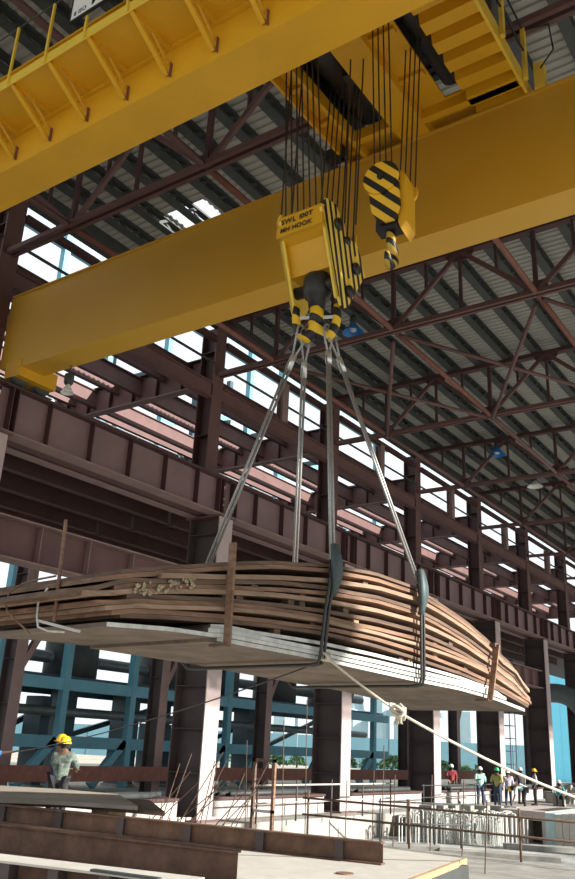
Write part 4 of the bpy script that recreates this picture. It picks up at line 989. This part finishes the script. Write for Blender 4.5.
for i, (y0, y1, z, r_) in enumerate(((16, 56, 5.6, 0.28), (16, 56, 3.2, 0.22), (18, 56, 6.6, 0.2))):
    o = MB().tube([(-32.2+0.4*i, y0, z), (-32.2+0.4*i, y1, z)], r_, 12).build('process_pipe', 'duct', smooth=True)
    tag(o, ['thick dark pipe carried high in the blue steel frame', 'dark pipe carried between the two blue crossbeams', 'slimmer dark pipe on top of the blue steel frame'][i], 'pipe')
# cyan cladding wall and duct
cw = thing('cyan_wall', 'bright cyan clad wall behind the last runway column', 'wall', (-32.2, 100, -0.15))
for i in range(9): MB().box(i*1.0, i*1.0+0.985, -0.06 if i % 2 else -0.05, 0.06, 0, 12.6).build('cladding_panel', 'cyan_clad', cw)
dp = []
c0 = onY(551, 693, 58.0); 
for i in range(13):
    a = i/12*1.35
    dp.append(Vector((c0.x+0.2+2.2*math.sin(a), 58.0, c0.z-2.2*(1-math.cos(a)))))
dp = [c0+Vector((-2.5, 0, 0)), c0]+dp+[dp[-1]+Vector((0.35, 0, -1.7)), Vector((dp[-1].x+0.5, 58, 0))]
o = MB().tube(dp, 0.62, 18).build('bent_duct', 'duct', smooth=True); tag(o, 'thick grey duct bending down before the cyan wall', 'duct')
# boundary fence, distant plant, shrubs
fe = thing('boundary_fence', 'long blue grey sheet fence in the distance behind the columns', 'fence', (-75, 90, -0.15), 0.55)
fm = MB().box(0, 3.95, -0.05, 0.05, 0, 3.8).mesh('fence_panel', 'fence_blue')
for i in range(-14, 18): link('fence_panel', fm, fe, (i*4.0, (0.06 if i % 2 else 0), 0))
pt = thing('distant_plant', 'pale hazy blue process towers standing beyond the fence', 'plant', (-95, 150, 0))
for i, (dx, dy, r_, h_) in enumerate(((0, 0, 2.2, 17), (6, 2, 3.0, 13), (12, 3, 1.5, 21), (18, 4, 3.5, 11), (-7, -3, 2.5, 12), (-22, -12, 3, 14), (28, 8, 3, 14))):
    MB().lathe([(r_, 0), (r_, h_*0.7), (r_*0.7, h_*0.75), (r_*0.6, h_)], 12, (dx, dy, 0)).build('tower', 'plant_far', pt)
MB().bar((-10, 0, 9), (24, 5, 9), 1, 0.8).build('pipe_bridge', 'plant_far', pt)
leafm = {}
def shrub(p, r_, label, grp):
    t = thing('shrub', label, 'shrub', p, random.uniform(0, 6), grp)
    m = MB(); rnd = random.Random(int(p[0]*100)+int(p[1]*37))
    for i in range(420):
        th_ = rnd.uniform(0, 2*PI); ph_ = rnd.uniform(0, 1.4); rr = r_*(0.6+0.45*rnd.random())
        c = Vector((rr*math.cos(th_)*math.cos(ph_), rr*math.sin(th_)*math.cos(ph_), 0.3*r_+rr*math.sin(ph_)*0.9)); s = r_*0.13
        u_ = Vector((rnd.uniform(-1, 1), rnd.uniform(-1, 1), rnd.uniform(-1, 1))).normalized(); v_ = u_.orthogonal().normalized()
        m.add([c+u_*s, c+v_*s*0.6, c-u_*s, c-v_*s*0.6], [(0, 1, 2, 3)])
    fo = m.build('foliage', 'leaf', t); fo['kind'] = 'stuff'
    MB().tube([(0, 0, 0), (0.05, 0, r_*0.6), (0.0, 0.1, r_)], [0.12, 0.1, 0.05], 7).build('stem', 'trunk', t)
for i in range(13):
    d = ray(225+i*24, 760); k_ = random.uniform(92, 108)/math.hypot(d.x, d.y)
    p = CAM+d*k_; shrub((p.x, p.y, -0.2), random.uniform(0.9, 1.7), 'green leafy shrub growing before the distant blue grey fence', 'shrubs before the fence')
# rubble heap at the far right
rb_ = thing('rubble_heap', 'heap of pale rubble stones piled beside the cyan wall', 'rubble', at(571, 804))
for i in range(26):
    a = random.uniform(0, 6.28); q = random.random(); r_ = 0.12+0.15*random.random()
    m = MB(); c = Vector((1.6*q*math.cos(a), 1.2*q*math.sin(a), 0.15+1.2*(1-q)*random.random()))
    m.add([c+Vector((sx*r_*random.uniform(.7, 1.2), sy*r_*random.uniform(.7, 1.2), sz*r_*random.uniform(.6, 1))) for sx in (-1, 1) for sy in (-1, 1) for sz in (-1, 1)], [(0,1,3,2),(4,6,7,5),(0,4,5,1),(2,3,7,6),(0,2,6,4),(1,5,7,3)])
    m.build('stone', 'concrete', rb_)
